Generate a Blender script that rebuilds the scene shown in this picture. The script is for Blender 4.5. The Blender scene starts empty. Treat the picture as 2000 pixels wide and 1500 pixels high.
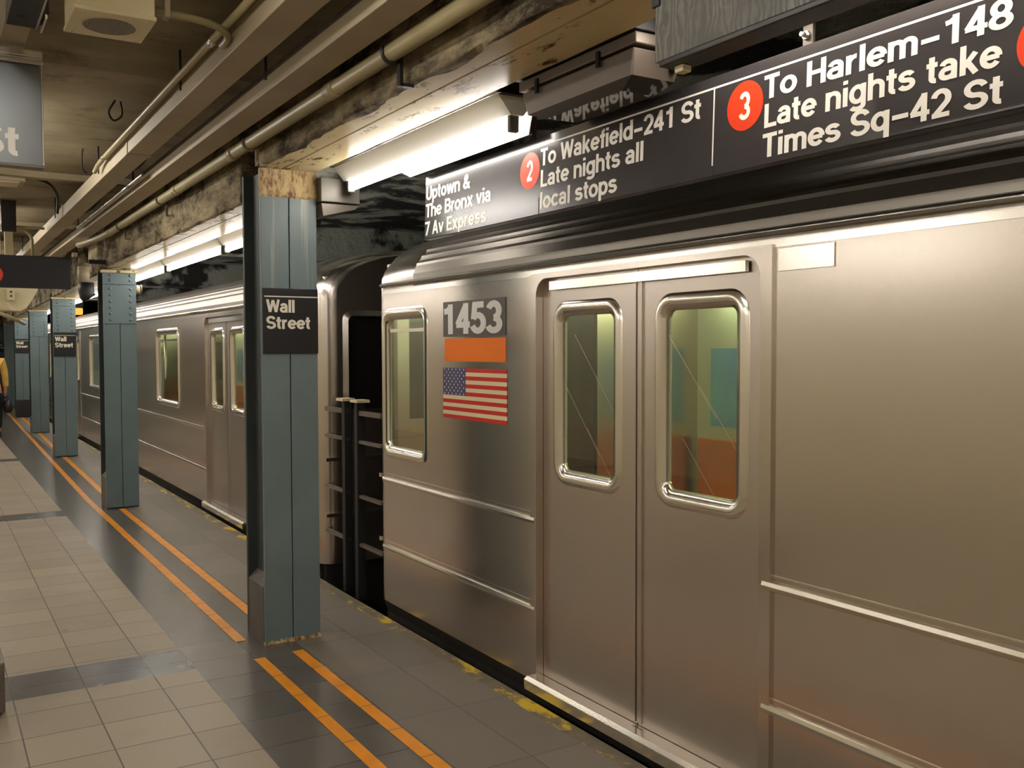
import bpy, bmesh, math, random
from mathutils import Vector, Matrix, noise
random.seed(7)
S = bpy.context.scene
COL = S.collection
R = math.radians

# ------------------------------------------------------------------ camera
cam = bpy.data.cameras.new('camera')
cam.sensor_fit = 'HORIZONTAL'
cam.sensor_width = 36.0
cam.lens = 36.0 * 1859.6 / 2000.0
cam.clip_start = 0.05
co = bpy.data.objects.new('camera', cam)
COL.objects.link(co)
yaw, pitch, roll = R(31.612), R(2.117), R(-0.146)
fw = Vector((math.sin(yaw) * math.cos(pitch), math.cos(yaw) * math.cos(pitch), -math.sin(pitch)))
rt = Vector((math.cos(yaw), -math.sin(yaw), 0))
up = rt.cross(fw)
rt2 = math.cos(roll) * rt + math.sin(roll) * up
up2 = -math.sin(roll) * rt + math.cos(roll) * up
m = Matrix((rt2, up2, -fw)).transposed().to_4x4()
m.translation = Vector((0, 0, 1.6))
co.matrix_world = m
S.camera = co

# ------------------------------------------------------------------ world, exposure
w = bpy.data.worlds.new('world')
S.world = w
w.use_nodes = True
bg = w.node_tree.nodes.get('Background')
bg.inputs[0].default_value = (0.9, 0.85, 0.75, 1)
bg.inputs[1].default_value = 0.004
S.view_settings.view_transform = 'Standard'
S.view_settings.look = 'None'
S.view_settings.gamma = 1.0
S.view_settings.use_curve_mapping = False
S.view_settings.exposure = 0.45
S.cycles.use_denoising = True
S.cycles.max_bounces = 8
S.cycles.sample_clamp_indirect = 4.0
TUBE = 26.0         # emission of the lit fluorescent tubes
TUBE_MID = 58.0     # emission of the stronger tubes over the middle of the platform
CARLIGHT = 5.0      # emission of the light strips inside the cars


# ------------------------------------------------------------------ materials
def lin(r, g, b):
    f = lambda c: (c / 255 / 12.92) if c <= 10 else ((c / 255 + 0.055) / 1.055) ** 2.4
    return (f(r), f(g), f(b), 1)


class NT:
    def __init__(s, name):
        s.m = bpy.data.materials.new(name)
        s.m.use_nodes = True
        s.t = s.m.node_tree
        s.t.nodes.clear()
        s.out = s.n('ShaderNodeOutputMaterial')

    def n(s, typ, **kw):
        nd = s.t.nodes.new(typ)
        for k, v in kw.items():
            setattr(nd, k, v)
        return nd

    def l(s, a, b):
        s.t.links.new(a, b)

    def pos(s, scale=(1, 1, 1), off=(0, 0, 0)):
        g = s.n('ShaderNodeNewGeometry')
        mp = s.n('ShaderNodeMapping')
        mp.inputs['Scale'].default_value = scale
        mp.inputs['Location'].default_value = off
        s.l(g.outputs['Position'], mp.inputs['Vector'])
        return mp.outputs[0]

    def noise(s, vec, scale, detail=4, rough=0.6):
        nd = s.n('ShaderNodeTexNoise')
        nd.inputs['Scale'].default_value = scale
        nd.inputs['Detail'].default_value = detail
        nd.inputs['Roughness'].default_value = rough
        s.l(vec, nd.inputs['Vector'])
        return nd.outputs['Fac']

    def ramp(s, fac, a, b):
        nd = s.n('ShaderNodeMapRange')
        nd.inputs[1].default_value = a
        nd.inputs[2].default_value = b
        s.l(fac, nd.inputs[0])
        return nd.outputs[0]

    def mix(s, fac, a, b):
        nd = s.n('ShaderNodeMix', data_type='RGBA')
        if isinstance(fac, (int, float)):
            nd.inputs[0].default_value = fac
        else:
            s.l(fac, nd.inputs[0])
        for sock, v in ((nd.inputs[6], a), (nd.inputs[7], b)):
            if isinstance(v, tuple):
                sock.default_value = v
            else:
                s.l(v, sock)
        return nd.outputs[2]

    def math(s, op, a, b=0.0):
        nd = s.n('ShaderNodeMath', operation=op)
        for sock, v in ((nd.inputs[0], a), (nd.inputs[1], b)):
            if isinstance(v, (int, float)):
                sock.default_value = v
            else:
                s.l(v, sock)
        return nd.outputs[0]

    def bsdf(s, col, rough=0.5, metal=0.0, bump=None, bstr=0.3, bdist=0.01, spec=0.5):
        b = s.n('ShaderNodeBsdfPrincipled')
        for sock, v in ((b.inputs['Base Color'], col), (b.inputs['Roughness'], rough), (b.inputs['Metallic'], metal)):
            if isinstance(v, (int, float, tuple)):
                sock.default_value = v
            else:
                s.l(v, sock)
        b.inputs['Specular IOR Level'].default_value = spec
        if bump is not None:
            bp = s.n('ShaderNodeBump')
            bp.inputs['Strength'].default_value = bstr
            bp.inputs['Distance'].default_value = bdist
            s.l(bump, bp.inputs['Height'])
            s.l(bp.outputs[0], b.inputs['Normal'])
        s.l(b.outputs[0], s.out.inputs[0])
        s.b = b
        return s.m


def pmat(name, c1, c2=None, scale=3.0, rough=0.5, metal=0.0, bump=0.0, bscale=30.0, stretch=(1, 1, 1), spec=0.5, lo=0.3, hi=0.7, bdist=0.01):
    t = NT(name)
    p = t.pos(stretch)
    c = lin(*c1)
    if c2:
        c = t.mix(t.ramp(t.noise(p, scale, 6), lo, hi), lin(*c1), lin(*c2))
    bm = t.noise(p, bscale, 6, 0.7) if bump else None
    return t.bsdf(c, rough, metal, bm, bump, bdist, spec)


def tile_mat(name, c1, c2, mortar, x0, sx, y0, sy, rough, bump_noise=0.0, speckle=None, mort=0.0035, spec=0.5, stain=None, rvar=0.0):
    t = NT(name)
    v = t.pos((1, 1, 1), (-x0, -y0, 0))
    br = t.n('ShaderNodeTexBrick', offset=0.0, squash=1.0)
    br.inputs['Scale'].default_value = 1.0
    br.inputs['Mortar Size'].default_value = mort
    br.inputs['Mortar Smooth'].default_value = 0.3
    br.inputs['Bias'].default_value = 0.0
    br.inputs['Brick Width'].default_value = sx
    br.inputs['Row Height'].default_value = sy
    br.inputs['Color1'].default_value = lin(*c1)
    br.inputs['Color2'].default_value = lin(*c2)
    br.inputs['Mortar'].default_value = lin(*mortar)
    t.l(v, br.inputs['Vector'])
    c = br.outputs['Color']
    p = t.pos()
    if speckle:
        c = t.mix(t.math('MULTIPLY', t.ramp(t.noise(p, 160, 3), 0.5, 0.75), 0.55), c, lin(*speckle))
    if stain:
        c = t.mix(t.math('MULTIPLY', t.ramp(t.noise(p, 1.7, 6), 0.5, 0.8), 0.6), c, lin(*stain))
    vo = t.n('ShaderNodeTexVoronoi')
    vo.inputs['Scale'].default_value = 3.3
    t.l(t.pos((1, 1, 0)), vo.inputs['Vector'])
    spot = t.math('MULTIPLY', t.ramp(vo.outputs['Distance'], 0.085, 0.06), t.ramp(t.noise(t.pos((1, 1, 0)), 0.9, 1), 0.5, 0.55))
    c = t.mix(t.math('MULTIPLY', spot, 0.45 if speckle else 0.0), c, lin(60, 54, 46))
    h = t.math('MULTIPLY', br.outputs['Fac'], -1.0)
    if bump_noise:
        h = t.math('ADD', h, t.math('MULTIPLY', t.noise(p, 90, 4), bump_noise))
    rg = rough
    if rvar:
        rg = t.math('ADD', t.math('MULTIPLY', t.noise(p, 2.5, 5), rvar), rough)
    return t.bsdf(c, rg, 0.0, h, 0.35, 0.004, spec)


M = {}
M['tan'] = tile_mat('granite_tile_tan', (156, 143, 122), (144, 131, 112), (62, 56, 47), 0.0, 0.3065, 0.05, 0.3065, 0.42, 0.0, (118, 104, 84), stain=(118, 106, 90))
M['dark_tile'] = tile_mat('polished_tile_dark', (92, 86, 80), (82, 78, 74), (44, 40, 36), 1.12, 0.30, 0.05, 0.3065, 0.17, 0.0, None, spec=0.6, stain=(104, 96, 88), rvar=0.14)
M['band_tile'] = tile_mat('polished_tile_band', (98, 95, 94), (84, 82, 82), (48, 44, 42), 0.0, 0.3065, 0.05, 0.1835, 0.2, 0.0, None, spec=0.6, stain=(74, 72, 72), rvar=0.12)
M['grey_tile'] = tile_mat('matte_tile_grey', (112, 103, 92), (101, 94, 84), (76, 70, 62), 1.69, 0.305, 0.05, 0.61, 0.55, 0.5, (90, 83, 74), stain=(92, 85, 76))
M['edge_strip'] = None
t = NT('edge_strip_worn_yellow')
p = t.pos()
msk = t.ramp(t.noise(t.pos((1, 0.5, 1)), 6.0, 8, 0.75), 0.51, 0.58)
c = t.mix(t.ramp(t.noise(p, 12, 5), 0.3, 0.7), lin(112, 100, 80), lin(86, 78, 64))
M['edge_strip'] = t.bsdf(t.mix(msk, c, lin(196, 164, 30)), 0.6, 0, t.noise(p, 60, 4), 0.4)
t = NT('stripe_tile_yellow')
p = t.pos()
M['yellow'] = t.bsdf(t.mix(t.ramp(t.noise(p, 6, 6), 0.35, 0.7), lin(236, 150, 22), lin(214, 136, 30)), 0.33)
M['track_bed'] = pmat('track_ballast', (40, 36, 32), (20, 18, 16), 6, 0.9, bump=0.8, bscale=20)
M['tunnel'] = pmat('tunnel_concrete_black', (44, 42, 42), (24, 23, 24), 2.0, 0.85, bump=0.5, bscale=9)
M['tunnel_peel'] = pmat('tunnel_peeling_paint', (56, 56, 53), (196, 198, 184), 1.7, 0.7, bump=0.9, bscale=5, lo=0.47, hi=0.55, bdist=0.05)
M['wall_tile'] = tile_mat('wall_tile_cream', (206, 196, 170), (196, 186, 160), (120, 110, 92), 0, 0.15, 0, 0.075, 0.3)
t = NT('ceiling_concrete_olive')
p = t.pos()
c = t.mix(t.ramp(t.noise(p, 1.1, 7, 0.65), 0.34, 0.66), lin(164, 151, 124), lin(124, 112, 90))
c = t.mix(t.math('MULTIPLY', t.ramp(t.noise(t.pos((1, 1, 1), (5, 3, 0)), 2.6, 8, 0.7), 0.56, 0.66), 0.6), c, lin(92, 78, 58))
c = t.mix(t.math('MULTIPLY', t.ramp(t.noise(t.pos((1, 2.2, 1), (2, 9, 0)), 6.0, 9, 0.8), 0.66, 0.70), 0.7), c, lin(178, 168, 140))
M['ceiling'] = t.bsdf(c, 0.6, 0, t.noise(p, 6, 9, 0.75), 0.55, 0, 0.03)
M['duct'] = pmat('duct_paint_taupe', (176, 162, 134), (156, 142, 116), 1.6, 0.5, bump=0.08, bscale=18)
M['pipe'] = pmat('pipe_paint_khaki', (160, 148, 108), (138, 126, 92), 2.0, 0.38, bump=0.1, bscale=25)
M['black_steel'] = pmat('black_steel', (34, 33, 34), (26, 25, 26), 4, 0.5)
M['dark_rail'] = pmat('dark_rail_steel', (58, 54, 52), (40, 38, 36), 5, 0.4, metal=0.6)
M['cream'] = pmat('cream_enamel', (214, 200, 160), (198, 184, 146), 2.5, 0.45)
M['white_enamel'] = pmat('white_enamel', (240, 236, 226), None, rough=0.35)
M['grey_metal'] = pmat('galvanised_grey', (104, 99, 90), (88, 84, 77), 6, 0.45, metal=0.3)
M['alu'] = pmat('bright_aluminium', (226, 222, 214), (206, 202, 194), 8, 0.22, metal=1.0)
M['bronze'] = pmat('bronze_grey_housing', (112, 102, 92), (100, 90, 80), 2, 0.4, metal=0.3)
M['gloss_lens'] = pmat('smoked_glossy_lens', (60, 54, 48), None, rough=0.06, spec=0.9)
M['sign_black'] = pmat('sign_enamel_black', (31, 28, 29), (26, 24, 25), 3, 0.42, spec=0.35)
M['sign_panel'] = pmat('sign_panel_charcoal', (60, 56, 57), (53, 50, 52), 3, 0.2, spec=0.5)
M['sign_silver'] = pmat('sign_panel_satin_grey', (112, 114, 114), (104, 107, 107), 3, 0.34, metal=0.75)
M['sign_letter'] = pmat('sign_lettering_cream', (232, 226, 206), None, rough=0.35)
M['sign_white'] = pmat('sign_lettering_white', (246, 240, 230), None, rough=0.4)
M['red'] = pmat('bullet_red', (226, 62, 22), None, rough=0.35)
M['flag_red'] = pmat('flag_red', (206, 44, 34), None, rough=0.45)
M['flag_white'] = pmat('flag_cream', (238, 222, 178), None, rough=0.45)
M['flag_blue'] = pmat('flag_blue', (74, 72, 120), None, rough=0.45)
M['orange'] = pmat('decal_orange', (252, 126, 14), None, rough=0.45)
M['plate'] = pmat('number_plate_grey', (92, 86, 80), None, rough=0.4)
M['plate_white'] = pmat('number_white', (232, 230, 226), None, rough=0.4)
M['jacket'] = pmat('jacket_tan', (214, 176, 92), (196, 158, 78), 12, 0.8)
M['black_cloth'] = pmat('cloth_black', (26, 25, 28), (18, 17, 20), 14, 0.8)
M['skin'] = pmat('skin', (196, 142, 112), (184, 130, 102), 20, 0.55)
M['hair'] = pmat('hair_dark', (40, 30, 24), (26, 20, 16), 30, 0.6, stretch=(1, 1, .2))
M['leather'] = pmat('leather_black', (30, 28, 28), (22, 20, 20), 16, 0.4, bump=0.1, bscale=60)
M['seat_orange'] = pmat('seat_plastic_orange', (206, 120, 52), (186, 100, 40), 2, 0.4)
M['car_floor'] = pmat('car_floor_grey', (86, 82, 76), (70, 66, 62), 20, 0.6)
M['car_wall'] = pmat('car_lining_pale', (190, 192, 170), (178, 182, 158), 1.5, 0.45)
M['ad_blue'] = pmat('advert_blue', (120, 180, 196), (92, 124, 190), 1.4, 0.4)
M['rubber'] = pmat('black_rubber', (22, 21, 21), None, rough=0.7)
M['underframe'] = pmat('underframe_grime', (46, 42, 38), (28, 26, 24), 5, 0.7)

# steel column paint: drips of pale wash near the top, chips of rust
t = NT('column_paint_blue_grey')
p = t.pos()
base = t.mix(t.ramp(t.noise(p, 2.2, 6), 0.3, 0.7), lin(102, 120, 124), lin(90, 108, 112))
chip = t.ramp(t.noise(t.pos((1, 1, 0.6)), 11.0, 8, 0.8), 0.70, 0.74)
M['col'] = t.bsdf(t.mix(chip, base, lin(66, 70, 68)), 0.42, 0, t.noise(p, 14, 6), 0.12)
t = NT('column_paint_washed')
p = t.pos()
base = t.mix(t.ramp(t.noise(p, 2.2, 6), 0.3, 0.7), lin(108, 122, 124), lin(94, 110, 112))
g = t.n('ShaderNodeNewGeometry')
sx = t.n('ShaderNodeSeparateXYZ')
t.l(g.outputs['Position'], sx.inputs[0])
zf = t.ramp(sx.outputs[2], 1.75, 2.35)
drip = t.math('MULTIPLY', t.ramp(t.noise(t.pos((20, 20, 0.5)), 1.0, 4, 0.6), 0.50, 0.62), zf)
base = t.mix(drip, base, lin(196, 194, 176))
chip = t.math('MULTIPLY', t.ramp(t.noise(t.pos((1, 1, 0.5)), 15.0, 8, 0.8), 0.66, 0.72), zf)
M['col_washed'] = t.bsdf(t.mix(chip, base, lin(150, 132, 98)), 0.42, 0, t.noise(p, 14, 6), 0.15)
t = NT('rusty_cream_paint')
p = t.pos((1, 1, 0.35))
st = t.ramp(t.noise(p, 26.0, 8, 0.75), 0.46, 0.60)
M['rust_cream'] = t.bsdf(t.mix(st, lin(206, 180, 130), lin(112, 70, 38)), 0.6, 0, t.noise(p, 40, 8, 0.8), 0.6)
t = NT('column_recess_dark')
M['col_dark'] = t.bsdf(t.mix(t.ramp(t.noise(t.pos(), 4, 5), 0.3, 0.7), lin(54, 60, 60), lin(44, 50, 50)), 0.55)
M['col_base'] = pmat('column_base_grey', (96, 90, 84), (78, 74, 70), 8, 0.6, bump=0.2)

# girder: glossy cream underside with rust patches, grimy plaster side
t = NT('girder_paint_cream')
p = t.pos()
rust = t.ramp(t.noise(t.pos((1.6, 0.5, 1)), 5.0, 9, 0.8), 0.57, 0.605)
c = t.mix(t.ramp(t.noise(p, 1.4, 5), 0.3, 0.7), lin(206, 190, 150), lin(186, 168, 128))
c = t.mix(rust, c, t.mix(t.ramp(t.noise(p, 40, 4), 0.4, 0.6), lin(120, 84, 50), lin(78, 58, 40)))
M['girder'] = t.bsdf(c, 0.22, 0, t.noise(p, 26, 7, 0.7), 0.22, 0, 0.01)
t = NT('girder_side_grime')
p = t.pos((1, 0.35, 1))
c = t.mix(t.ramp(t.noise(p, 5.0, 9, 0.75), 0.38, 0.6), lin(160, 146, 118), lin(54, 47, 39))
M['grime'] = t.bsdf(c, 0.75, 0, t.noise(p, 16, 9, 0.8), 0.9, 0, 0.03)
t = NT('board_water_stained')
p = t.pos((1, 0.8, 1))
wv = t.n('ShaderNodeTexWave', wave_type='BANDS', bands_direction='Y')
wv.inputs['Scale'].default_value = 16.0
wv.inputs['Distortion'].default_value = 14.0
wv.inputs['Detail'].default_value = 3.0
wv.inputs['Detail Scale'].default_value = 1.3
t.l(t.pos((1, 1, .4)), wv.inputs['Vector'])
f = t.math('MULTIPLY', wv.outputs['Fac'], t.ramp(t.noise(p, 4, 4), 0.3, 0.75))
M['board'] = t.bsdf(t.mix(f, lin(76, 73, 67), lin(160, 155, 142)), 0.5, 0, f, 0.1)

# stainless car body
def steel(name, col, rough, wob=0.02):
    t = NT(name)
    p = t.pos((1, 0.5, 1))
    gr = t.noise(p, 1.1, 3)
    rg = t.math('ADD', t.math('MULTIPLY', gr, 0.10), rough - 0.05)
    return t.bsdf(lin(*col), rg, 1.0, t.noise(t.pos((1, 0.7, 1)), 1.3, 1), 0.10, wob)


M['steel'] = steel('car_body_stainless', (210, 200, 190), 0.24)
M['steel_door'] = steel('car_door_stainless', (204, 194, 184), 0.32)
M['steel_roof'] = steel('car_roof_stainless', (150, 143, 135), 0.46)
M['steel_bright'] = pmat('trim_stainless_bright', (232, 226, 216), None, rough=0.2, metal=1.0)

# window glass: clear, reflecting by its angle
t = NT('window_glass')
fr = t.n('ShaderNodeLayerWeight')
fr.inputs[0].default_value = 0.5
tr = t.n('ShaderNodeBsdfTransparent')
tr.inputs[0].default_value = (0.82, 0.86, 0.80, 1)
gl = t.n('ShaderNodeBsdfGlossy')
gl.inputs['Roughness'].default_value = 0.03
gl.inputs[0].default_value = (0.95, 0.95, 0.95, 1)
mx = t.n('ShaderNodeMixShader')
t.l(t.math('ADD', t.math('MULTIPLY', t.math('POWER', fr.outputs['Facing'], 3.0), 0.8), 0.05), mx.inputs[0])
t.l(tr.outputs[0], mx.inputs[1])
t.l(gl.outputs[0], mx.inputs[2])
t.l(mx.outputs[0], t.out.inputs[0])
M['glass'] = t.m
M['glass_dark'] = pmat('cab_glass_dark', (26, 24, 22), None, rough=0.08, spec=0.7)


def emis(name, col, s):
    t = NT(name)
    e = t.n('ShaderNodeEmission')
    e.inputs[0].default_value = col
    e.inputs[1].default_value = s
    t.l(e.outputs[0], t.out.inputs[0])
    return t.m


M['tube'] = emis('lit_tube', (1.0, 0.95, 0.88, 1), TUBE)
M['tube_mid'] = emis('lit_tube_strong', (1.0, 0.95, 0.88, 1), TUBE_MID)
M['car_light'] = emis('car_light', (0.97, 1.0, 0.62, 1), CARLIGHT)
M['amber'] = emis('amber_lamp', (1.0, 0.36, 0.06, 1), 1.3)


# ------------------------------------------------------------------ mesh building
class MB:
    def __init__(s):
        s.v, s.f, s.mi, s.sm = [], [], [], []

    def add(s, vs, fs, mi=0, smooth=False):
        o = len(s.v)
        s.v += [tuple(v) for v in vs]
        for f in fs:
            s.f.append(tuple(i + o for i in f))
            s.mi.append(mi)
            s.sm.append(smooth)
        return s

    def box(s, x0, x1, y0, y1, z0, z1, mi=0):
        vs = [(x, y, z) for z in (z0, z1) for y in (y0, y1) for x in (x0, x1)]
        return s.add(vs, [(0, 2, 3, 1), (4, 5, 7, 6), (0, 1, 5, 4), (2, 6, 7, 3), (0, 4, 6, 2), (1, 3, 7, 5)], mi)

    def tube(s, path, r, n=10, caps=True, mi=0, r2=None, smooth=True):
        path = [Vector(p) for p in path]
        rings = []
        prev = None
        for i, p in enumerate(path):
            a = path[max(0, i - 1)]
            b = path[min(len(path) - 1, i + 1)]
            d = (b - a).normalized()
            if prev is None:
                ref = Vector((0, 0, 1)) if abs(d.z) < 0.9 else Vector((1, 0, 0))
                u = d.cross(ref).normalized()
            else:
                u = (prev - d * prev.dot(d)).normalized()
            prev = u
            v = d.cross(u)
            rr = r if r2 is None else r + (r2 - r) * i / (len(path) - 1)
            rings.append([p + (u * math.cos(k * 2 * math.pi / n) + v * math.sin(k * 2 * math.pi / n)) * rr for k in range(n)])
        vs = [q for ring in rings for q in ring]
        fs = []
        for i in range(len(rings) - 1):
            for k in range(n):
                k2 = (k + 1) % n
                fs.append((i * n + k, i * n + k2, (i + 1) * n + k2, (i + 1) * n + k))
        s.add(vs, fs, mi, smooth)
        if caps:
            s.add(rings[0], [tuple(range(n - 1, -1, -1))], mi)
            s.add(rings[-1], [tuple(range(n))], mi)
        return s

    def prism(s, prof, y0, y1, mi=0, caps=True, closed=True, smooth=False):
        # prof: list of (x, z), swept along y
        n = len(prof)
        vs = [(x, y0, z) for x, z in prof] + [(x, y1, z) for x, z in prof]
        fs = [(i, (i + 1) % n, n + (i + 1) % n, n + i) for i in range(n if closed else n - 1)]
        s.add(vs, fs, mi, smooth)
        if caps and closed:
            s.add(vs[:n], [tuple(range(n - 1, -1, -1))], mi)
            s.add(vs[n:], [tuple(range(n))], mi)
        return s

    def dome(s, c, r, axis, n=8, mi=0, flat=0.75):
        a = Vector(axis).normalized()
        u = a.orthogonal().normalized()
        v = a.cross(u)
        c = Vector(c)
        vs, fs = [], []
        for j, ph in enumerate((0, 35, 65)):
            for k in range(n):
                th = k * 2 * math.pi / n
                vs.append(c + (u * math.cos(th) + v * math.sin(th)) * r * math.cos(R(ph)) + a * r * flat * math.sin(R(ph)))
        vs.append(c + a * r * flat)
        for j in range(2):
            for k in range(n):
                k2 = (k + 1) % n
                fs.append((j * n + k, j * n + k2, (j + 1) * n + k2, (j + 1) * n + k))
        for k in range(n):
            fs.append((2 * n + k, 2 * n + (k + 1) % n, 3 * n))
        return s.add(vs, fs, mi, True)

    def build(s, name, mats, parent=None, bevel=0.0, seg=2):
        off = Vector((0, 0, 0))
        p = parent
        while p is not None:
            off += p.location
            p = p.parent
        me = bpy.data.meshes.new(name)
        me.from_pydata([Vector(v) - off for v in s.v], [], s.f)
        if not isinstance(mats, (list, tuple)):
            mats = [mats]
        for q in mats:
            me.materials.append(q)
        me.polygons.foreach_set('material_index', s.mi)
        me.polygons.foreach_set('use_smooth', s.sm)
        bm = bmesh.new()
        bm.from_mesh(me)
        bmesh.ops.remove_doubles(bm, verts=bm.verts, dist=1e-5)
        bmesh.ops.recalc_face_normals(bm, faces=bm.faces)
        bm.to_mesh(me)
        bm.free()
        o = bpy.data.objects.new(name, me)
        COL.objects.link(o)
        if parent:
            o.parent = parent
        if bevel:
            b = o.modifiers.new('bevel', 'BEVEL')
            b.width = bevel
            b.segments = seg
            b.limit_method = 'ANGLE'
            b.angle_limit = R(40)
        return o


def tag(o, label, cat, group=None, kind='thing'):
    o['label'] = label
    o['category'] = cat
    o['kind'] = kind
    if group:
        o['group'] = group
    return o


def empty(name, loc, label, cat, group=None):
    o = bpy.data.objects.new(name, None)
    o.empty_display_size = 0.1
    o.location = loc
    COL.objects.link(o)
    return tag(o, label, cat, group)


def struct(o, label, cat):
    return tag(o, label, cat, None, 'structure')


def copy_tree(o, parent=None):
    c = o.copy()
    COL.objects.link(c)
    c.parent = parent
    for ch in list(o.children):
        copy_tree(ch, c)
    return c


def curve(pts, n=6):
    P = [Vector(q) for q in pts]
    P = [P[0] * 2 - P[1]] + P + [P[-1] * 2 - P[-2]]
    out = []
    for i in range(1, len(P) - 2):
        for k in range(n):
            t_ = k / n
            a, b, c, d = P[i - 1:i + 3]
            out.append(.5 * ((2 * b) + (c - a) * t_ + (2 * a - 5 * b + 4 * c - d) * t_ ** 2 + (3 * b - a - 3 * c + d) * t_ ** 3))
    return out + [P[-2]]


def bend(y):        # the station curves very slightly in the distance
    return max(0.0, y - 11.0) * 0.019


def arc(cx, cy, rx, ry, a0, a1, n=14):
    return [(cx + rx * math.cos(R(a0 + (a1 - a0) * i / n)), cy + ry * math.sin(R(a0 + (a1 - a0) * i / n))) for i in range(n + 1)]


# ------------------------------------------------------------------ grotesque lettering, drawn as strokes (cap height 1)
def ell(cx, cy, rx, ry):
    return arc(cx, cy, rx, ry, 0, 360, 24)


GL = {
    'U': (.70, [[(.115, 1), (.115, .32)] + arc(.345, .32, .23, .235, 180, 360) + [(.575, 1)]]),
    'T': (.60, [[(.02, .915), (.58, .915)], [(.30, .915), (.30, 0)]]),
    'B': (.67, [[(.115, 0), (.115, 1)], [(.115, .915)] + arc(.36, .71, .19, .205, 90, -90) + [(.115, .505)], [(.115, .505)] + arc(.37, .295, .21, .21, 90, -90) + [(.115, .085)]]),
    'E': (.62, [[(.115, 0), (.115, 1)], [(.115, .915), (.58, .915)], [(.115, .51), (.54, .51)], [(.115, .085), (.59, .085)]]),
    'L': (.56, [[(.115, 0), (.115, 1)], [(.115, .085), (.54, .085)]]),
    'H': (.70, [[(.115, 0), (.115, 1)], [(.585, 0), (.585, 1)], [(.115, .51), (.585, .51)]]),
    'A': (.68, [[(.09, 0), (.34, .97)], [(.59, 0), (.34, .97)], [(.16, .30), (.52, .30)]]),
    'W': (.96, [[(.09, 1), (.27, .03)], [(.27, .03), (.48, .95)], [(.48, .95), (.69, .03)], [(.69, .03), (.87, 1)]]),
    'S': (.66, [arc(.33, .70, .225, .215, 15, 270) + arc(.33, .285, .24, .2, 90, -165)]),
    'a': (.58, [arc(.28, .475, .175, .17, 165, 0) + [(.455, 0)], [(.455, .40), (.29, .385)] + arc(.24, .235, .15, .15, 90, 270) + arc(.28, .26, .175, .175, -90, 0)]),
    'b': (.62, [[(.115, 0), (.115, 1)], ell(.32, .365, .205, .28)]),
    'c': (.57, [arc(.305, .365, .21, .28, 38, 322)]),
    'd': (.62, [[(.505, 0), (.505, 1)], ell(.30, .365, .205, .28)]),
    'e': (.60, [[(.09, .365), (.53, .365)], arc(.305, .365, .215, .28, 0, 322, 20)]),
    'f': (.36, [[(.19, 0), (.19, .8)] + arc(.31, .8, .12, .115, 180, 85), [(.02, .645), (.35, .645)]]),
    'g': (.62, [ell(.30, .365, .205, .28), [(.505, .73), (.505, -.06)] + arc(.30, -.06, .205, .135, 0, -160)]),
    'h': (.62, [[(.115, 0), (.115, 1)], [(.115, .42)] + arc(.31, .45, .195, .195, 180, 0) + [(.505, 0)]]),
    'i': (.25, [[(.125, 0), (.125, .73)], [(.125, .85), (.125, 1)]]),
    'k': (.57, [[(.115, 0), (.115, 1)], [(.13, .26), (.46, .70)], [(.25, .40), (.48, .0)]]),
    'l': (.25, [[(.125, 0), (.125, 1)]]),
    'm': (.90, [[(.115, 0), (.115, .73)], [(.115, .44)] + arc(.28, .47, .165, .175, 180, 0) + [(.445, 0)], [(.445, .44)] + arc(.61, .47, .165, .175, 180, 0) + [(.775, 0)]]),
    'n': (.62, [[(.115, 0), (.115, .73)], [(.115, .42)] + arc(.31, .45, .195, .195, 180, 0) + [(.505, 0)]]),
    'o': (.62, [ell(.31, .365, .22, .28)]),
    'p': (.62, [[(.115, -.27), (.115, .73)], ell(.32, .365, .205, .28)]),
    'q': (.62, [[(.505, -.27), (.505, .73)], ell(.30, .365, .205, .28)]),
    'r': (.41, [[(.115, 0), (.115, .73)], [(.115, .38)] + arc(.34, .39, .225, .255, 180, 85)]),
    's': (.56, [arc(.28, .515, .175, .13, 15, 270) + arc(.28, .235, .19, .15, 90, -165)]),
    't': (.38, [[(.18, .93), (.18, .2)] + arc(.30, .2, .12, .115, 180, 278), [(.02, .645), (.35, .645)]]),
    'v': (.57, [[(.08, .73), (.285, .03)], [(.285, .03), (.49, .73)]]),
    'w': (.83, [[(.08, .73), (.245, .03)], [(.245, .03), (.415, .70)], [(.415, .70), (.585, .03)], [(.585, .03), (.75, .73)]]),
    'x': (.57, [[(.08, 0), (.48, .73)], [(.08, .73), (.48, 0)]]),
    '1': (.58, [[(.36, 0), (.36, 1)], [(.10, .76), (.24, .78), (.33, .86)]]),
    '2': (.58, [arc(.29, .66, .20, .255, 170, -38) + [(.12, .085)], [(.05, .085), (.53, .085)]]),
    '3': (.58, [arc(.28, .695, .185, .22, 160, -90), arc(.28, .28, .205, .195, 90, -165)]),
    '4': (.58, [[(.40, 0), (.40, 1)], [(.40, .93), (.07, .31)], [(.02, .30), (.56, .30)]]),
    '5': (.58, [[(.50, .915), (.17, .915), (.12, .46)], arc(.28, .335, .21, .25, 145, -160)]),
    '7': (.56, [[(.04, .915), (.50, .915), (.22, 0)]]),
    '8': (.58, [ell(.29, .70, .175, .215), ell(.29, .285, .205, .2)]),
    '-': (.58, [[(.05, .37), (.53, .37)]]),
    '&': (.70, [[(.66, .0), (.21, .62), (.19, .74), (.24, .87), (.33, .915), (.42, .87), (.44, .76), (.38, .63), (.17, .45), (.10, .28), (.14, .15), (.27, .085), (.42, .13), (.54, .27), (.60, .45)]]),
    ' ': (.30, []),
}


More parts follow.
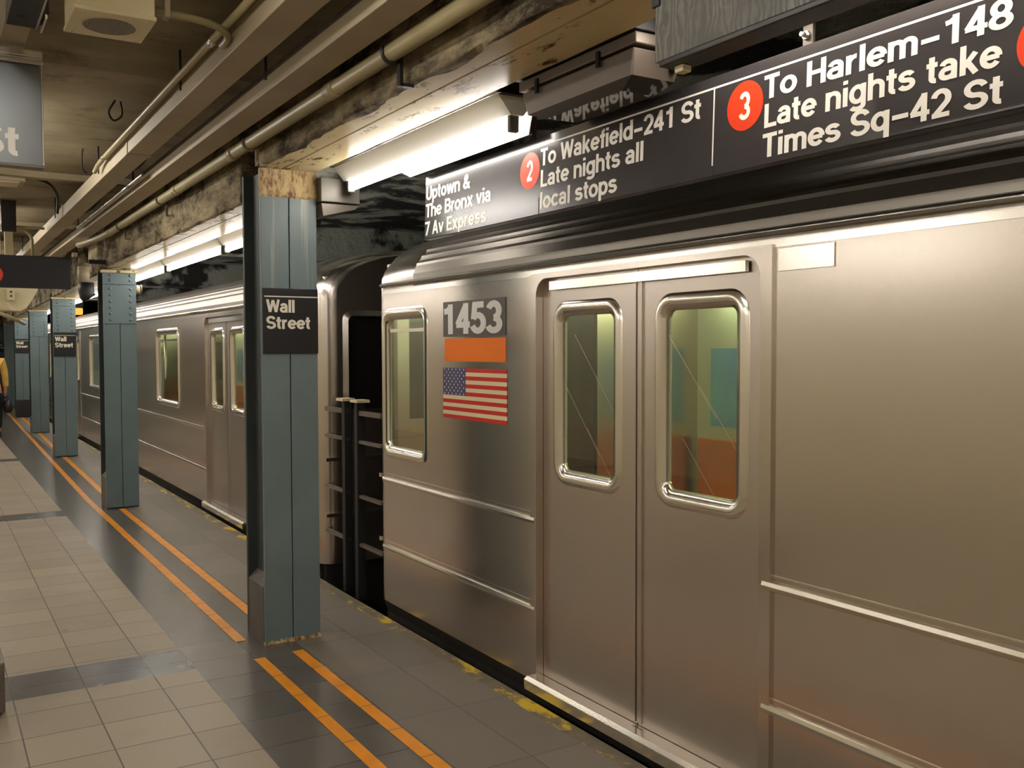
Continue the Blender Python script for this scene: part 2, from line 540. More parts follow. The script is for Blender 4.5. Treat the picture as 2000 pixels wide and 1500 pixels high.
def stroke(path, w):
    n = len(path)
    P = [Vector((x, y)) for x, y in path]
    Q = [P[0]]
    for p in P[1:]:
        if (p - Q[-1]).length > 1e-4:
            Q.append(p)
    P = Q
    n = len(P)
    closed = n > 6 and (P[0] - P[-1]).length < 1e-3
    L, Rr = [], []
    for i in range(n):
        if closed:
            a, b = P[(i - 1) % (n - 1)], P[(i + 1) % (n - 1)]
            d0 = (P[i] - a).normalized()
            d1 = (b - P[i]).normalized()
        else:
            d0 = (P[i] - P[i - 1]).normalized() if i else (P[1] - P[0]).normalized()
            d1 = (P[i + 1] - P[i]).normalized() if i < n - 1 else d0
        t = (d0 + d1)
        t = t.normalized() if t.length > 1e-6 else d1
        nn = Vector((-t.y, t.x))
        c = max(0.45, t.dot(d1))
        L.append(P[i] + nn * w / 2 / c)
        Rr.append(P[i] - nn * w / 2 / c)
    return [(L[i], L[i + 1], Rr[i + 1], Rr[i]) for i in range(n - 1)]


def text_polys(s, w=.172):
    x = 0
    out = []
    for ch in s:
        adv, st = GL[ch]
        for pth in st:
            for q in stroke(pth, w):
                out.append([(p.x + x, p.y) for p in q])
        x += adv
    xs = [p[0] for q in out for p in q]
    return out, min(xs), max(xs)


def lettering(s, origin, xdir, ydir, width, cap, mat, parent, w=.172, name='lettering', center=False):
    polys, x0, x1 = text_polys(s, w)
    k = width / (x1 - x0)
    xd, yd, o = Vector(xdir), Vector(ydir), Vector(origin)
    nd = xd.cross(yd)
    mb = MB()
    for j, q in enumerate(polys):
        lift = nd * (0.000008 * (j % 60))
        mb.add([o + xd * ((px - x0) * k - (width / 2 if center else 0)) + yd * (py * cap) + lift for px, py in q], [(0, 1, 2, 3)])
    return mb.build(name, mat, parent)


def disc(c, r, n, normal, mi=0, mb=None, ry=None):
    mb = mb or MB()
    n_ = Vector(normal).normalized()
    u = Vector((0, 0, 1)).cross(n_).normalized()
    v = Vector((0, 0, 1))
    c = Vector(c)
    vs = [c + u * r * math.cos(k * 2 * math.pi / n) + v * (ry or r) * math.sin(k * 2 * math.pi / n) for k in range(n)]
    mb.add(vs, [tuple(range(n))], mi)
    return mb


# ------------------------------------------------------------------ the setting
# floor: one slab, its tiles laid in zones
mb = MB()
YB, YE = -9.0, 60.0
cuts = [YB]
bands = [(4.85, 5.217), (10.02, 10.387), (15.4, 15.767), (20.2, 20.567)]
for a, b in bands:
    cuts += [a, b]
cuts.append(YE)
for i in range(len(cuts) - 1):
    a, b = cuts[i], cuts[i + 1]
    mb.add([(-3.2, a, 0), (1.12, a, 0), (1.12, b, 0), (-3.2, b, 0)], [(0, 1, 2, 3)], 1 if i % 2 else 0)
mb.add([(1.12, YB, 0), (1.69, YB, 0), (1.69, YE, 0), (1.12, YE, 0)], [(0, 1, 2, 3)], 2)
mb.add([(1.69, YB, 0), (2.235, YB, 0), (2.235, YE, 0), (1.69, YE, 0)], [(0, 1, 2, 3)], 3)
# rubbing edge: slightly irregular nosing
n = 140
vs = []
for i in range(n + 1):
    y = YB + (YE - YB) * i / n
    j = 0.006 * noise.noise((0, y * 1.7, 3))
    vs += [(2.235, y, 0), (2.315 + j, y, 0), (2.322 + j, y, -0.012), (2.322 + j, y, -0.14), (2.27, y, -0.14), (2.27, y, -1.12)]
fs = []
for i in range(n):
    for k in range(5):
        a = i * 6 + k
        fs.append((a, a + 1, a + 7, a + 6))
mb.add(vs, fs, 4)
struct(mb.build('floor', [M['tan'], M['band_tile'], M['dark_tile'], M['grey_tile'], M['edge_strip']]), 'tiled platform floor, tan granite with dark cross bands and a grey strip along the edge', 'floor')

mb = MB().box(2.0, 9.0, YB, YE, -1.3, -1.12)
struct(mb.build('floor_track_bed', M['track_bed']), 'dark track bed below the train', 'track bed')
mb = MB().box(8.9, 9.2, YB, YE, -1.3, 3.4)
struct(mb.build('wall_tunnel', M['tunnel']), 'black tunnel wall behind the train', 'wall')
mb = MB().box(-3.4, -3.2, YB, YE, 0, 3.2)
struct(mb.build('wall_left', M['wall_tile']), 'cream tiled wall on the far side of the platform', 'wall')
mb = MB().box(-3.4, 9.2, YE, YE + 0.2, -1.3, 3.4)
struct(mb.build('wall_end', M['tunnel']), 'dark wall closing the far end of the station', 'wall')
mb = MB().box(-3.4, 9.2, YB - 0.2, YB, -1.3, 3.4)
struct(mb.build('wall_back', M['wall_tile']), 'wall behind the viewer', 'wall')

# platform ceiling with shallow transverse ribs, slightly sagging plaster
mb = MB()
ribs = [0.2, 1.85, 3.45, 5.1, 6.62, 8.4, 10.1, 11.8, 13.5, 15.2, 16.9, 18.6, 20.3, 22, 23.7, 25.4, 27.1, 28.8, 30.5, 32.2, 33.9]
ys = [YB, -6, -3, -1.5]
for r_ in ribs:
    ys += [r_ - 0.09, r_ - 0.06, r_ + 0.06, r_ + 0.09, r_ + 0.82]
ys += [40, YE]
xs = [-3.2 + 0.25 * i for i in range(20)] + [1.62]
vs = []
for y in ys:
    z = 3.0
    for r_ in ribs:
        if abs(y - r_) <= 0.061:
            z = 2.955
    for x in xs:
        q = 0.012 * noise.noise((x * 1.5, y * 1.5, 0)) if YB < y < 40 else 0
        vs.append((x, y, z + q))
nx = len(xs)
fs = [(i * nx + k, i * nx + k + 1, (i + 1) * nx + k + 1, (i + 1) * nx + k) for i in range(len(ys) - 1) for k in range(nx - 1)]
mb.add(vs, fs)
struct(mb.build('ceiling', M['ceiling']), 'low olive painted concrete ceiling with transverse ribs above the platform', 'ceiling')
# ceiling above the tracks: peeling paint between deep cross girders
mb = MB()
ny, nx = 120, 16
vs = []
for i in range(ny + 1):
    y = YB + (40 - YB) * i / ny
    for k in range(nx + 1):
        x = 1.8 + 7.2 * k / nx
        vs.append((x, y, 2.98 + 0.05 * noise.noise((x * 2.1, y * 2.1, 5)) + 0.03 * noise.noise((x * 6, y * 6, 1))))
fs = [(i * (nx + 1) + k, i * (nx + 1) + k + 1, (i + 1) * (nx + 1) + k + 1, (i + 1) * (nx + 1) + k) for i in range(ny) for k in range(nx)]
mb.add(vs, fs, 0, True)
mb.add([(1.8, 40, 2.98), (9, 40, 2.98), (9, YE, 2.98), (1.8, YE, 2.98)], [(0, 1, 2, 3)])
struct(mb.build('ceiling_track', M['tunnel_peel']), 'dark ceiling above the train with paint peeling off in flakes', 'ceiling')
COLS = [(5.03, 1.685), (10.22, 1.67), (15.6, 1.77), (20.4, 1.865), (25.3, 1.955), (30.4, 2.05), (35.5, 2.14)]
for i, (cy, cx) in enumerate(COLS[:4]):
    mb = MB()
    z0 = 2.72 if i == 0 else 2.62
    mb.box(cx + .2, 8.9, cy + .06, cy + .30, z0, 2.99)
    mb.box(cx + .2, 8.9, cy - .02, cy + .38, z0 - .03, z0)
    struct(mb.build('beam_track', M['tunnel_peel'], bevel=0.006), 'peeling cross girder over the tracks, starting at column %s' % ('nearest the camera', 'with no sign', 'third from the camera', 'fourth from the camera')[i], 'girder')

# girders along the column row, one per bay
bays = [(YB, 5.02, 2.565), (5.37, 10.21, 2.42), (10.56, 15.59, 2.385), (15.94, 20.39, 2.37), (20.74, 25.29, 2.36), (25.64, 35.0, 2.36)]
lab = ['cream painted girder above the direction sign, flaking rust along its edges', 'grimy girder running from the nearest column to the second column', 'girder between the second and the third column', 'girder between the third and the fourth column', 'girder between the fourth and the fifth column', 'girder beyond the fifth column']
for bi, (a, b, zb) in enumerate(bays):
    mb = MB()
    step = 0.045 if bi < 2 else 0.15
    if bi == 0:
        a0 = 0.5
    else:
        a0 = a
    n = int((b - a0) / step)
    yl = [a0 + (b - a0) * i / n for i in range(n + 1)]
    if bi == 0:
        yl = [YB] + yl
    zl = [3.01, 2.93, 2.86, 2.80, 2.75, 2.70, 2.66, 2.62, 2.59, 2.565, 2.54, 2.52, 2.50, 2.48, 2.46, 2.44, 2.42, 2.40, 2.385, 2.37, 2.36]
    zl = [z for z in zl if z > zb + .012] + [zb + .012, zb]
    ncol = len(zl)
    vs = []
    for y in yl:
        x0 = 1.528 + bend(y)
        row = []
        for z in zl:
            d = noise.noise((y * 3.1, z * 9, 2)) * .014 + noise.noise((y * 11, z * 21, 7)) * .009
            low = max(0, 1 - (z - zb) / .12)
            d += low * max(0, noise.noise((y * 2.3, 1, 9))) * .022
            zz = z
            if z < zb + .05:
                zz = z + low * max(0, noise.noise((y * 5, 4, 9)) - .12) * .05
            row.append((x0 - d + (.004 if z == zb else 0), y, zz))
        # underside: edge, then flat plates with the seam
        e = noise.noise((y * 2.6, 3, 3))
        e = max(0, e) * .05 + .018 + max(0, noise.noise((y * 13, 6, 2))) * .03
        row.append((x0 + e, y, zb + noise.noise((y * 9, 1, 1)) * .003))
        row += [(x0 + .112, y, zb), (x0 + .113, y, zb + .012), (x0 + .120, y, zb + .012), (x0 + .121, y, zb), (x0 + .20, y, zb),
                (x0 + .31 + noise.noise((y * 4, 8, 2)) * .006, y, zb), (x0 + .312, y, zb + .03), (x0 + .30, y, 3.01)]
        vs += row
    w_ = len(row)
    mb2 = MB()
    for i in range(len(yl) - 1):
        for k in range(w_ - 1):
            mb2.f.append((i * w_ + k, i * w_ + k + 1, (i + 1) * w_ + k + 1, (i + 1) * w_ + k))
            mb2.mi.append(0 if k < ncol else 1)
            mb2.sm.append(k < ncol - 1)
    mb2.v = vs
    for e_, rev in ((0, False), (len(yl) - 1, True)):
        mb2.f.append(tuple(e_ * w_ + k for k in (range(w_) if rev else range(w_ - 1, -1, -1))))
        mb2.mi.append(0)
        mb2.sm.append(False)
    struct(mb2.build('beam_girder', [M['grime'], M['girder']]), lab[bi], 'girder')


# ------------------------------------------------------------------ yellow floor stripes
def stripe(x0, x1, y_a, y_b, label):
    # one run of tiles with grey grout joints between them
    mb = MB()
    y = y_a
    n = max(1, round((y_b - y_a) / .3065))
    st = (y_b - y_a) / n
    for k in range(n):
        a, b = y_a + st * k, y_a + st * (k + 1)
        g_ = .0025 if k < n - 1 else 0
        mb.add([(x0 + bend(a), a, .002), (x1 + bend(a), a, .002), (x1 + bend(b), b - 2 * g_, .002), (x0 + bend(b), b - 2 * g_, .002)], [(0, 1, 2, 3)], 0)
        if g_:
            mb.add([(x0 + bend(b), b - 2 * g_, .002), (x1 + bend(b), b - 2 * g_, .002), (x1 + bend(b), b, .002), (x0 + bend(b), b, .002)], [(0, 1, 2, 3)], 1)
    return tag(mb.build('floor_stripe', [M['yellow'], M['col_base']]), label, 'floor stripe', 'yellow stripes on the platform floor')


stripe(1.41, 1.468, -1.0, 4.84, 'yellow tile stripe before the nearest column, the one farther from the train')
stripe(1.41, 1.468, 5.18, 33.0, 'long orange-yellow stripe passing beside the distant columns, on the side away from the train')
stripe(1.618, 1.679, -1.0, 4.86, 'yellow tile stripe before the nearest column, the one nearer the train')
for k_ in range(4):
    stripe(1.618, 1.679, COLS[k_][0] + .37, COLS[k_ + 1][0] - .03, 'yellow stripe running from the %s column to the %s column' % (('nearest', 'second', 'third', 'fourth')[k_], ('second', 'third', 'fourth', 'fifth')[k_]))

# ------------------------------------------------------------------ steel columns
clab = ['blue-grey steel column nearest the camera with rust-streaked cream head',
        'blue-grey riveted column second from the camera, bearing no sign',
        'riveted blue-grey column third from the camera, bearing a name sign',
        'riveted signless column fourth from the camera',
        'distant riveted column fifth from the camera with black painted foot',
        'distant column sixth from the camera, partly hidden behind the fifth',
        'farthest column, cut by the left edge of the picture']
tops = [2.565, 2.40, 2.385, 2.37, 2.36, 2.36, 2.36]
for i, (cy, cx) in enumerate(COLS):
    H = tops[i]
    root = empty('steel_column', (cx, cy, 0), clab[i], 'column', 'steel columns along the platform')
    pm = M['col_washed'] if i == 0 else M['col']
    L, Rr = cx - .155, cx + .155
    wob = 0.002
    top = 2.42 if i == 0 else H
    mb = MB()
    mb.box(L, cx - .0025, cy, cy + .02, 0.012, top)
    mb.box(cx + .0025, Rr, cy, cy + .02, 0.012, top)
    mb.box(L + .01, Rr - .01, cy + .02, cy + .032, 0.012, top)
    mb.build('front_flange', pm, root, bevel=0.003)
    mb = MB().box(L, Rr, cy + .31, cy + .34, 0, H)
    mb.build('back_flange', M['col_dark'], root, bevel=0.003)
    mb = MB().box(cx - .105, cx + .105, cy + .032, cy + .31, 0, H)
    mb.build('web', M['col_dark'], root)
    mb = MB()
    mb.prism([(L + .002, 0), (cx - .105, 0), (cx - .105, .36), (L + .002, .31)], cy + .034, cy + .309)
    mb.build('base_filler', M['col_base'], root)
    mb = MB()
    mb.prism([(Rr - .002, 0), (cx + .105, 0), (cx + .105, .36), (Rr - .002, .31)], cy + .034, cy + .309)
    mb.build('base_filler', M['col_base'], root)
    if i == 0:
        mb = MB()
        # ragged rusted head above the painted part
        n = 24
        vs = []
        for k in range(n + 1):
            x = L + (Rr - L) * k / n
            j = noise.noise((k * .7, 2, 5)) * .012
            vs += [(x, cy - .002 + noise.noise((k, 1, 1)) * .003, 2.565), (x, cy - .003, 2.45), (x, cy - .006, 2.425 + j), (x, cy, 2.415 + j), (x, cy + .03, 2.415 + j), (x, cy + .03, 2.565)]
        fs = [(k * 6 + a, k * 6 + (a + 1) % 6, k * 6 + 6 + (a + 1) % 6, k * 6 + 6 + a) for k in range(n) for a in range(6)]
        mb.add(vs, fs)
        mb.add(vs[:6], [tuple(range(6))])
        mb.add(vs[-6:], [tuple(range(6))])
        mb.build('rusted_head', M['rust_cream'], root)
        mb = MB()
        for k in range(24):
            x = L + .3 * (k + .5) / 24
            mb.add([(x, cy - .004, .002), (x + .018, cy - .004, .002), (x + .016, cy, .012 + random.random() * .018), (x + .002, cy, .012 + random.random() * .018)], [(0, 1, 2, 3)])
        mb.box(L, Rr, cy - .001, cy + .03, 0.0, .014)
        mb.build('rusted_foot', M['rust_cream'], root)
    else:
        mb = MB()
        mb.box(L, Rr, cy - .012, cy, 1.862, 2.245)
        mb.build('splice_plate', M['col'], root, bevel=0.002)
        mb = MB()
        mb.box(L, Rr, cy - .012, cy, 2.255, H - .035)
        mb.build('splice_plate', M['col'], root, bevel=0.002)
        mb = MB().box(L - .012, Rr + .012, cy - .02, cy + .06, H - .03, H - .004)
        mb.build('cap_plate', M['girder'], root, bevel=0.002)
        if i == 4:
            MB().box(L - .004, Rr + .004, cy - .004, cy + .3, 0.002, .42).build('black_foot_band', M['black_steel'], root)
    mb = MB()
    if i:
        zs = [1.90 + .062 * k for k in range(6)] + [2.295, 2.345]
        zs = [z for z in zs if z < H - .03]
        for z in zs:
            for x in (L + .065, Rr - .055):
                mb.dome((x, cy - .012, z), .0155, (0, -1, 0))
    for k in range(9):
        z = H - .25 - .11 * k
        mb.dome((cx - .105, cy + .10, z), .014, (-1, 0, 0))
    mb.build('rivets', M['col'] if i else M['col_dark'], root)


# name signs on columns
def name_sign(ci, z0, z1, label, cap=.0635):
    cy, cx = COLS[ci]
    yf = cy - (.013 if ci else .001)
    root = empty('station_name_sign', (cx, yf, z0), label, 'sign', 'station name signs on the columns')
    x0, x1 = cx - .152, cx + .155
    MB().box(x0, x1, yf - .010, yf, z0, z1).build('panel', M['sign_black'], root, bevel=0.002)
    yt = yf - .0107
    h = z1 - z0
    MB().add([(x0 + .008, yt, z1 - h * .135), (x1 - .004, yt, z1 - h * .135), (x1 - .004, yt, z1 - h * .118), (x0 + .008, yt, z1 - h * .118)], [(0, 1, 2, 3)]).build('border_line', M['sign_letter'], root)
    k = h / .345
    lettering('Wall', (x0 + .018, yt, z1 - .128 * k), (1, 0, 0), (0, 0, 1), .156, .068 * k, M['sign_letter'], root, .185)
    lettering('Street', (x0 + .018, yt, z1 - .215 * k), (1, 0, 0), (0, 0, 1), .243, .068 * k, M['sign_letter'], root, .185)


name_sign(0, 1.578, 1.928, 'black Wall Street name sign on the column nearest the camera')
name_sign(2, 1.505, 1.86, 'black Wall Street name sign on the third column, between two signless columns')
name_sign(4, 1.53, 1.858, 'small distant Wall Street name sign on the black-footed column')
name_sign(6, 1.53, 1.858, 'farthest name sign, cut by the left edge of the picture')


# ------------------------------------------------------------------ fluorescent row beside the girder
def fixture(y0, y1, X, Z, label, group, lit=True, hw=.085, shield=None):
    x0 = X + (bend((y0 + y1) / 2) if X > 0.5 else 0)
    root = empty('fluorescent_fixture', (x0, (y0 + y1) / 2, Z), label, 'light fixture', group)
    L_ = y1 - y0
    mb = MB()
    mb.prism([(x0 - hw, Z + .105), (x0 + hw, Z + .105), (x0 + .03, Z + .035), (x0 - .03, Z + .035)], y0, y1)
    if shield:  # added lip, blocks tube light towards the direction sign
        sx_ = 1 if X > 0 else -1
        mb.prism([(x0 + sx_ * .084, Z + .105), (x0 + sx_ * .086, Z + .105), (x0 + sx_ * .056, Z - .036), (x0 + sx_ * .053, Z - .036)], *shield)
        if shield[1] < y1 - .1:     # the added shield tapers off towards the column
            e0_, e1_ = shield[1], shield[1] + .35
            mb.add([(x0 + sx_ * .085, e0_, Z + .105), (x0 + sx_ * .055, e0_, Z - .036), (x0 + sx_ * .082, e1_, Z + .09), (x0 + sx_ * .085, e1_, Z + .105)], [(0, 1, 2, 3)])
    mb.build('reflector', M['white_enamel'], root)
    mb = MB().prism([(x0 - hw - .01, Z + .106), (x0 - hw - .01, Z + (.165 if hw > .06 else .125)), (x0 + hw + .01, Z + (.165 if hw > .06 else .125)), (x0 + hw + .01, Z + .106)], y0 - .02, y1 + .02)
    mb.build('mounting_channel', M['dark_rail'], root, bevel=0.004)
    mb = MB().tube([(x0 - hw - .014, y0 - .02, Z + .11), (x0 - hw - .014, y1 + .02, Z + .11)], .006, 6)
    mb.build('channel_lip', M['alu'], root)
    for yy in (y0 + .03, y1 - .03):
        mb = MB()
        mb.box(x0 - .022, x0 + .022, yy - .012, yy + .012, Z - .028, Z + .04)
        mb.build('lamp_holder', M['grey_metal'], root, bevel=0.006)
    mb = MB().tube([(x0, y0 + .045, Z), (x0, y1 - .045, Z)], .019, 12)
    mb.build('lamp_tube', (M['tube'] if hw > .06 else M['tube_mid']) if lit else M['white_enamel'], root)
    return root


fixture(3.19, 4.93, 1.99, 2.479, 'lit fluorescent fixture between the nearest column and the dark emergency lamp', 'lit fluorescent fixtures beside the girder', shield=(3.19, 4.27))
fixture(0.30, 2.25, 1.99, 2.575, 'lit fluorescent fixture hidden behind the grey board above the direction sign', 'lit fluorescent fixtures beside the girder', shield=(.3, 2.25))
y = 5.40
names = ['lit fixture half hidden behind the left edge of the nearest column', 'lit fixture in the middle of the stretch between the first two columns', 'lit fixture ending at the second column', 'lit fixture just beyond the second column', 'lit fixture showing between the second and the third column', 'lit fixture close before the third column']
for k in range(6):
    fixture(y, y + 2.03, 1.99, 2.368, names[k], 'lit fluorescent fixtures beside the girder')
    y += 2.07
for k in range(4):
    fixture(y, y + 2.03, 1.99, 2.368, 'distant lit fixture of the row beyond the third column', 'distant fixtures beyond the third column')
    y += 2.07
for k in range(3):
    fixture(-2.3 - 2.6 * k, -.3 - 2.6 * k, 1.99, 2.479, 'lit fixture of the row behind the viewer', 'fixtures behind the viewer', shield=(-2.3 - 2.6 * k, -.3 - 2.6 * k))
for k in range(12):  # unseen row, added to brighten the train side from the left
    fixture(-6.3 + 2.6 * k, -4.3 + 2.6 * k, -1.99, 2.479, 'lit fixture of an unseen row added along the opposite platform edge', 'unseen fixtures added along the opposite platform edge')
for k in range(9):
    fixture(-6.3 + 4.1 * k, -4.5 + 4.1 * k, .2, 2.86, 'lit ceiling fixture hung over the middle of the platform', 'ceiling fixtures over the middle of the platform', True, .05)

# ballast box hanging next to the nearest column
root = empty('ballast_box', (1.967, 5.073, 2.402), 'grey metal box beside the head of the nearest column, under the lit tube', 'box')
MB().box(1.843, 2.069, 4.964, 5.192, 2.402, 2.534).build('housing', M['grey_metal'], root, bevel=0.004)
MB().prism([(1.85, 2.397), (2.069, 2.397), (2.05, 2.374), (1.86, 2.324)], 4.98, 5.23).build('drip_pan', M['bronze'], root, bevel=0.003)

# dark emergency lamp
root = empty('emergency_lamp', (1.967, 2.641, 2.420), 'dark bronze unlit lamp housing with glossy underside, above the direction sign', 'lamp')
mb = MB()
A = [(1.867, 2.318, 2.526), (2.068, 2.318, 2.526), (2.068, 2.960, 2.526), (1.867, 2.960, 2.526)]
B = [(1.876, 2.338, 2.446), (2.051, 2.338, 2.446), (2.051, 2.937, 2.446), (1.876, 2.937, 2.446)]
C_ = [(1.906, 2.423, 2.420), (2.037, 2.423, 2.420), (2.037, 2.851, 2.420), (1.906, 2.851, 2.420)]
mb.add(A + B, [(0, 1, 2, 3), (0, 4, 5, 1), (1, 5, 6, 2), (2, 6, 7, 3), (3, 7, 4, 0)])
mb.build('housing', M['bronze'], root, bevel=0.006)
mb = MB().add(B + C_, [(0, 4, 5, 1), (1, 5, 6, 2), (2, 6, 7, 3), (3, 7, 4, 0), (4, 7, 6, 5)])
mb.build('lens', M['gloss_lens'], root)
MB().box(1.863, 2.072, 2.304, 2.974, 2.533, 2.570).build('lid', M['bronze'], root, bevel=0.004)
MB().box(1.840, 2.040, 2.295, 2.987, 2.573, 2.613).build('mounting_rail', M['black_steel'], root, bevel=0.003)
for yy in (2.48, 2.84):
    MB().box(1.853, 1.8625, yy, yy + .015, 2.502, 2.552).build('latch', M['dark_rail'], root)
mb = MB().tube([(2.027, 2.324, 2.479), (2.027, 2.304, 2.479)], .012, 10)
mb.build('lock_screw', M['dark_rail'], root)

# water-stained board under the girder
root = empty('stained_board', (1.63, .9, 2.335), 'dark grey water-stained board hanging above the direction sign, cut by the top edge', 'board')
MB().box(1.618, 1.655, -.4, 1.922, 2.335, 2.52).build('panel', M['board'], root, bevel=0.002)
MB().box(1.612, 1.69, -.4, 1.90, 2.318, 2.334).build('bottom_lip', M['dark_rail'], root, bevel=0.003)
MB().box(1.612, 1.66, 1.90, 1.93, 2.475, 2.52).build('corner_cap', M['black_steel'], root, bevel=0.003)
MB().box(1.64, 1.67, 1.84, 1.872, 2.300, 2.318).build('clip', M['cream'], root, bevel=0.003)
for yy in (0.2, 1.6):
    MB().box(1.655, 1.685, yy, yy + .03, 2.44, 2.566).build('hanger', M['dark_rail'], root)

# ------------------------------------------------------------------ direction sign
SX = 2.1
sg = empty('direction_sign', (SX, 2.2, 2.442), 'long black hanging direction sign in white letters with red 2 and 3 route circles', 'sign')
MB().box(SX, SX + .035, -.35, 4.21, 2.133, 2.442).build('panel', M['sign_panel'], sg, bevel=0.003)
xt = SX - .0009
XD, ZD = (0, -1, 0), (0, 0, 1)


def srect(ya, yb, za, zb, name, mat, x=xt):
    return MB().add([(x, ya, za), (x, ya, zb), (x, yb, zb), (x, yb, za)], [(0, 1, 2, 3)]).build(name, mat, sg)


srect(4.205, -.3, 2.4015, 2.408, 'border_line', M['sign_white'])
srect(2.2105, 2.2045, 2.165, 2.403, 'divider_line', M['sign_white'])
MB().box(SX - .0012, SX + .001, 3.188, 3.192, 2.134, 2.20).box(SX - .0012, SX + .001, 2.2055, 2.2095, 2.134, 2.164).build('panel_seam', M['dark_rail'], sg)
for s_, y0_, y1_, z_, cap_ in (('Uptown &', 4.197, 3.757, 2.322, .066), ('The Bronx via', 4.199, 3.573, 2.238, .066), ('7 Av Express', 4.203, 3.604, 2.152, .066),
                               ('To Wakefield-241 St', 3.185, 2.266, 2.323, .068), ('Late nights all', 3.180, 2.545, 2.239, .068), ('local stops', 3.180, 2.685, 2.152, .068),
                               ('To Harlem-148 St', 2.000, 1.118, 2.322, .069), ('Late nights take', 1.996, 1.276, 2.239, .069), ('Times Sq-42 St', 2.000, 1.272, 2.153, .069)):
    lettering(s_, (xt, y0_, z_), XD, ZD, y0_ - y1_, cap_, M['sign_white'], sg)
for yc, zc, dg in ((3.262, 2.318, '2'), (2.076, 2.322, '3'), (1.17, 2.27, None)):
    o = disc((xt, yc, zc), .0735, 40, (-1, 0, 0)).build('route_bullet', M['red'], sg)
    if dg:
        lettering(dg, (xt - .0006, yc, zc - .042), XD, ZD, .046, .084, M['sign_white'], o, .17, 'digit', True)
for yy, zt in ((3.29, 2.93), (1.865, 2.93), (.6, 2.93)):
    mb = MB().box(SX + .022, SX + .034, yy - .018, yy + .018, 2.43, zt)
    h = mb.build('hanger', M['bronze'], sg, bevel=0.002)
    mb = MB().tube([(SX - .005, yy, 2.475), (SX + .022, yy, 2.475)], .007, 8)
    mb.tube([(SX + .012, yy, 2.475), (SX + .022, yy, 2.475)], .013, 6)
    mb.build('bolt', M['alu'], h)
sg.rotation_euler = (0, R(2.0), 0)

# ------------------------------------------------------------------ services under the ceiling
# painted pipe hugging the girder, turning down near the second column
root = empty('ceiling_pipe', (1.45, 4, 2.665), 'khaki painted pipe running along the girder with strap brackets', 'pipe')
path = [(1.45, y_, 2.665) for y_ in (-6, 0, 2, 4, 6, 8, 9.0, 9.35)] + [(1.42, 9.75, 2.655), (1.36, 10.05, 2.64), (1.30, 10.2, 2.625)]
MB().tube(path, .032, 14).build('pipe_run', M['pipe'], root)
for yy in (3.18, 4.93, 7.1, 8.75):
    mb = MB()
    mb.tube([(1.45 + .036 * math.cos(R(a)), yy, 2.665 + .036 * math.sin(R(a))) for a in range(150, 380, 15)], .008, 6)
    mb.box(1.478, 1.492, yy - .012, yy + .012, 2.55, 2.675)
    mb.box(1.486, 1.535, yy - .012, yy + .012, 2.55, 2.562)
    mb.build('bracket', M['dark_rail'] if yy < 4 else M['grime'], root)
for yy in (3.75, 5.25, 6.6, 9.3):
    MB().tube([(1.45, yy - .05, 2.665), (1.45, yy + .05, 2.665)], .0355, 14).build('coupling', M['pipe'], root)

# two square raceways
root = empty('cable_raceway', (1.07, 4, 2.75), 'wide taupe square raceway hung nearer the platform middle, left of the other raceway', 'raceway')
MB().prism([(1.035, 2.752), (1.165, 2.752), (1.165, 2.845), (1.035, 2.845)], -6, 12).prism([(1.035 , 2.752), (1.165, 2.752), (1.165, 2.845), (1.035, 2.845)], 12.01, 30).build('trunking', M['duct'], root, bevel=0.003)
for yy in (1.2, 4.6, 7.05, 9.6, 13):
    MB().tube([(1.032, yy, 2.80), (1.032, yy, 2.985)], .006, 6).build('hanger_rod', M['black_steel'], root)
for yy in (2.9, 6.0, 9.1):
    MB().box(1.03, 1.17, yy - .03, yy + .03, 2.7475, 2.85).build('joint_collar', M['duct'], root, bevel=0.002)
root = empty('cable_raceway', (1.31, 4, 2.70), 'narrower brown raceway hung between the wide raceway and the girder pipe', 'raceway')
MB().prism([(1.265, 2.70), (1.392, 2.70), (1.392, 2.768), (1.265, 2.768)], -6, 30).build('trunking', M['duct'], root, bevel=0.003)
MB().prism([(1.262, 2.764), (1.395, 2.764), (1.395, 2.786), (1.262, 2.786)], -6, 30).build('lid', M['col_base'], root, bevel=0.002)
for yy in (2.0, 4.05, 7.1, 9.9):
    MB().tube([(1.262, yy, 2.75), (1.262, yy, 2.985)], .006, 6).build('hanger_rod', M['black_steel'], root)

# thin conduit left of the wide raceway
root = empty('conduit', (.99, 4, 2.86), 'thin steel conduit alongside the left flank of the wide raceway', 'conduit')
MB().tube([(1.0, -5, 2.83), (1.0, 6.7, 2.83), (.995, 6.85, 2.815), (.99, 6.93, 2.79)], .015, 10).build('tube', M['pipe'], root)
for yy in (2.4, 3.9, 6.6):
    MB().tube([(1.0, yy - .03, 2.83), (1.0, yy + .03, 2.83)], .019, 10).build('coupling', M['alu'], root)
# thin bright conduit between the raceways
root = empty('conduit', (1.2, 8, 2.72), 'thin bright conduit lying between the two raceways above the second column', 'conduit')
MB().tube([(1.215, 6.5, 2.725), (1.215, 9.6, 2.725)], .011, 8).build('tube', M['alu'], root)
MB().tube([(1.215, 6.95, 2.725), (1.215, 7.05, 2.725)], .015, 8).build('coupling', M['grey_metal'], root)
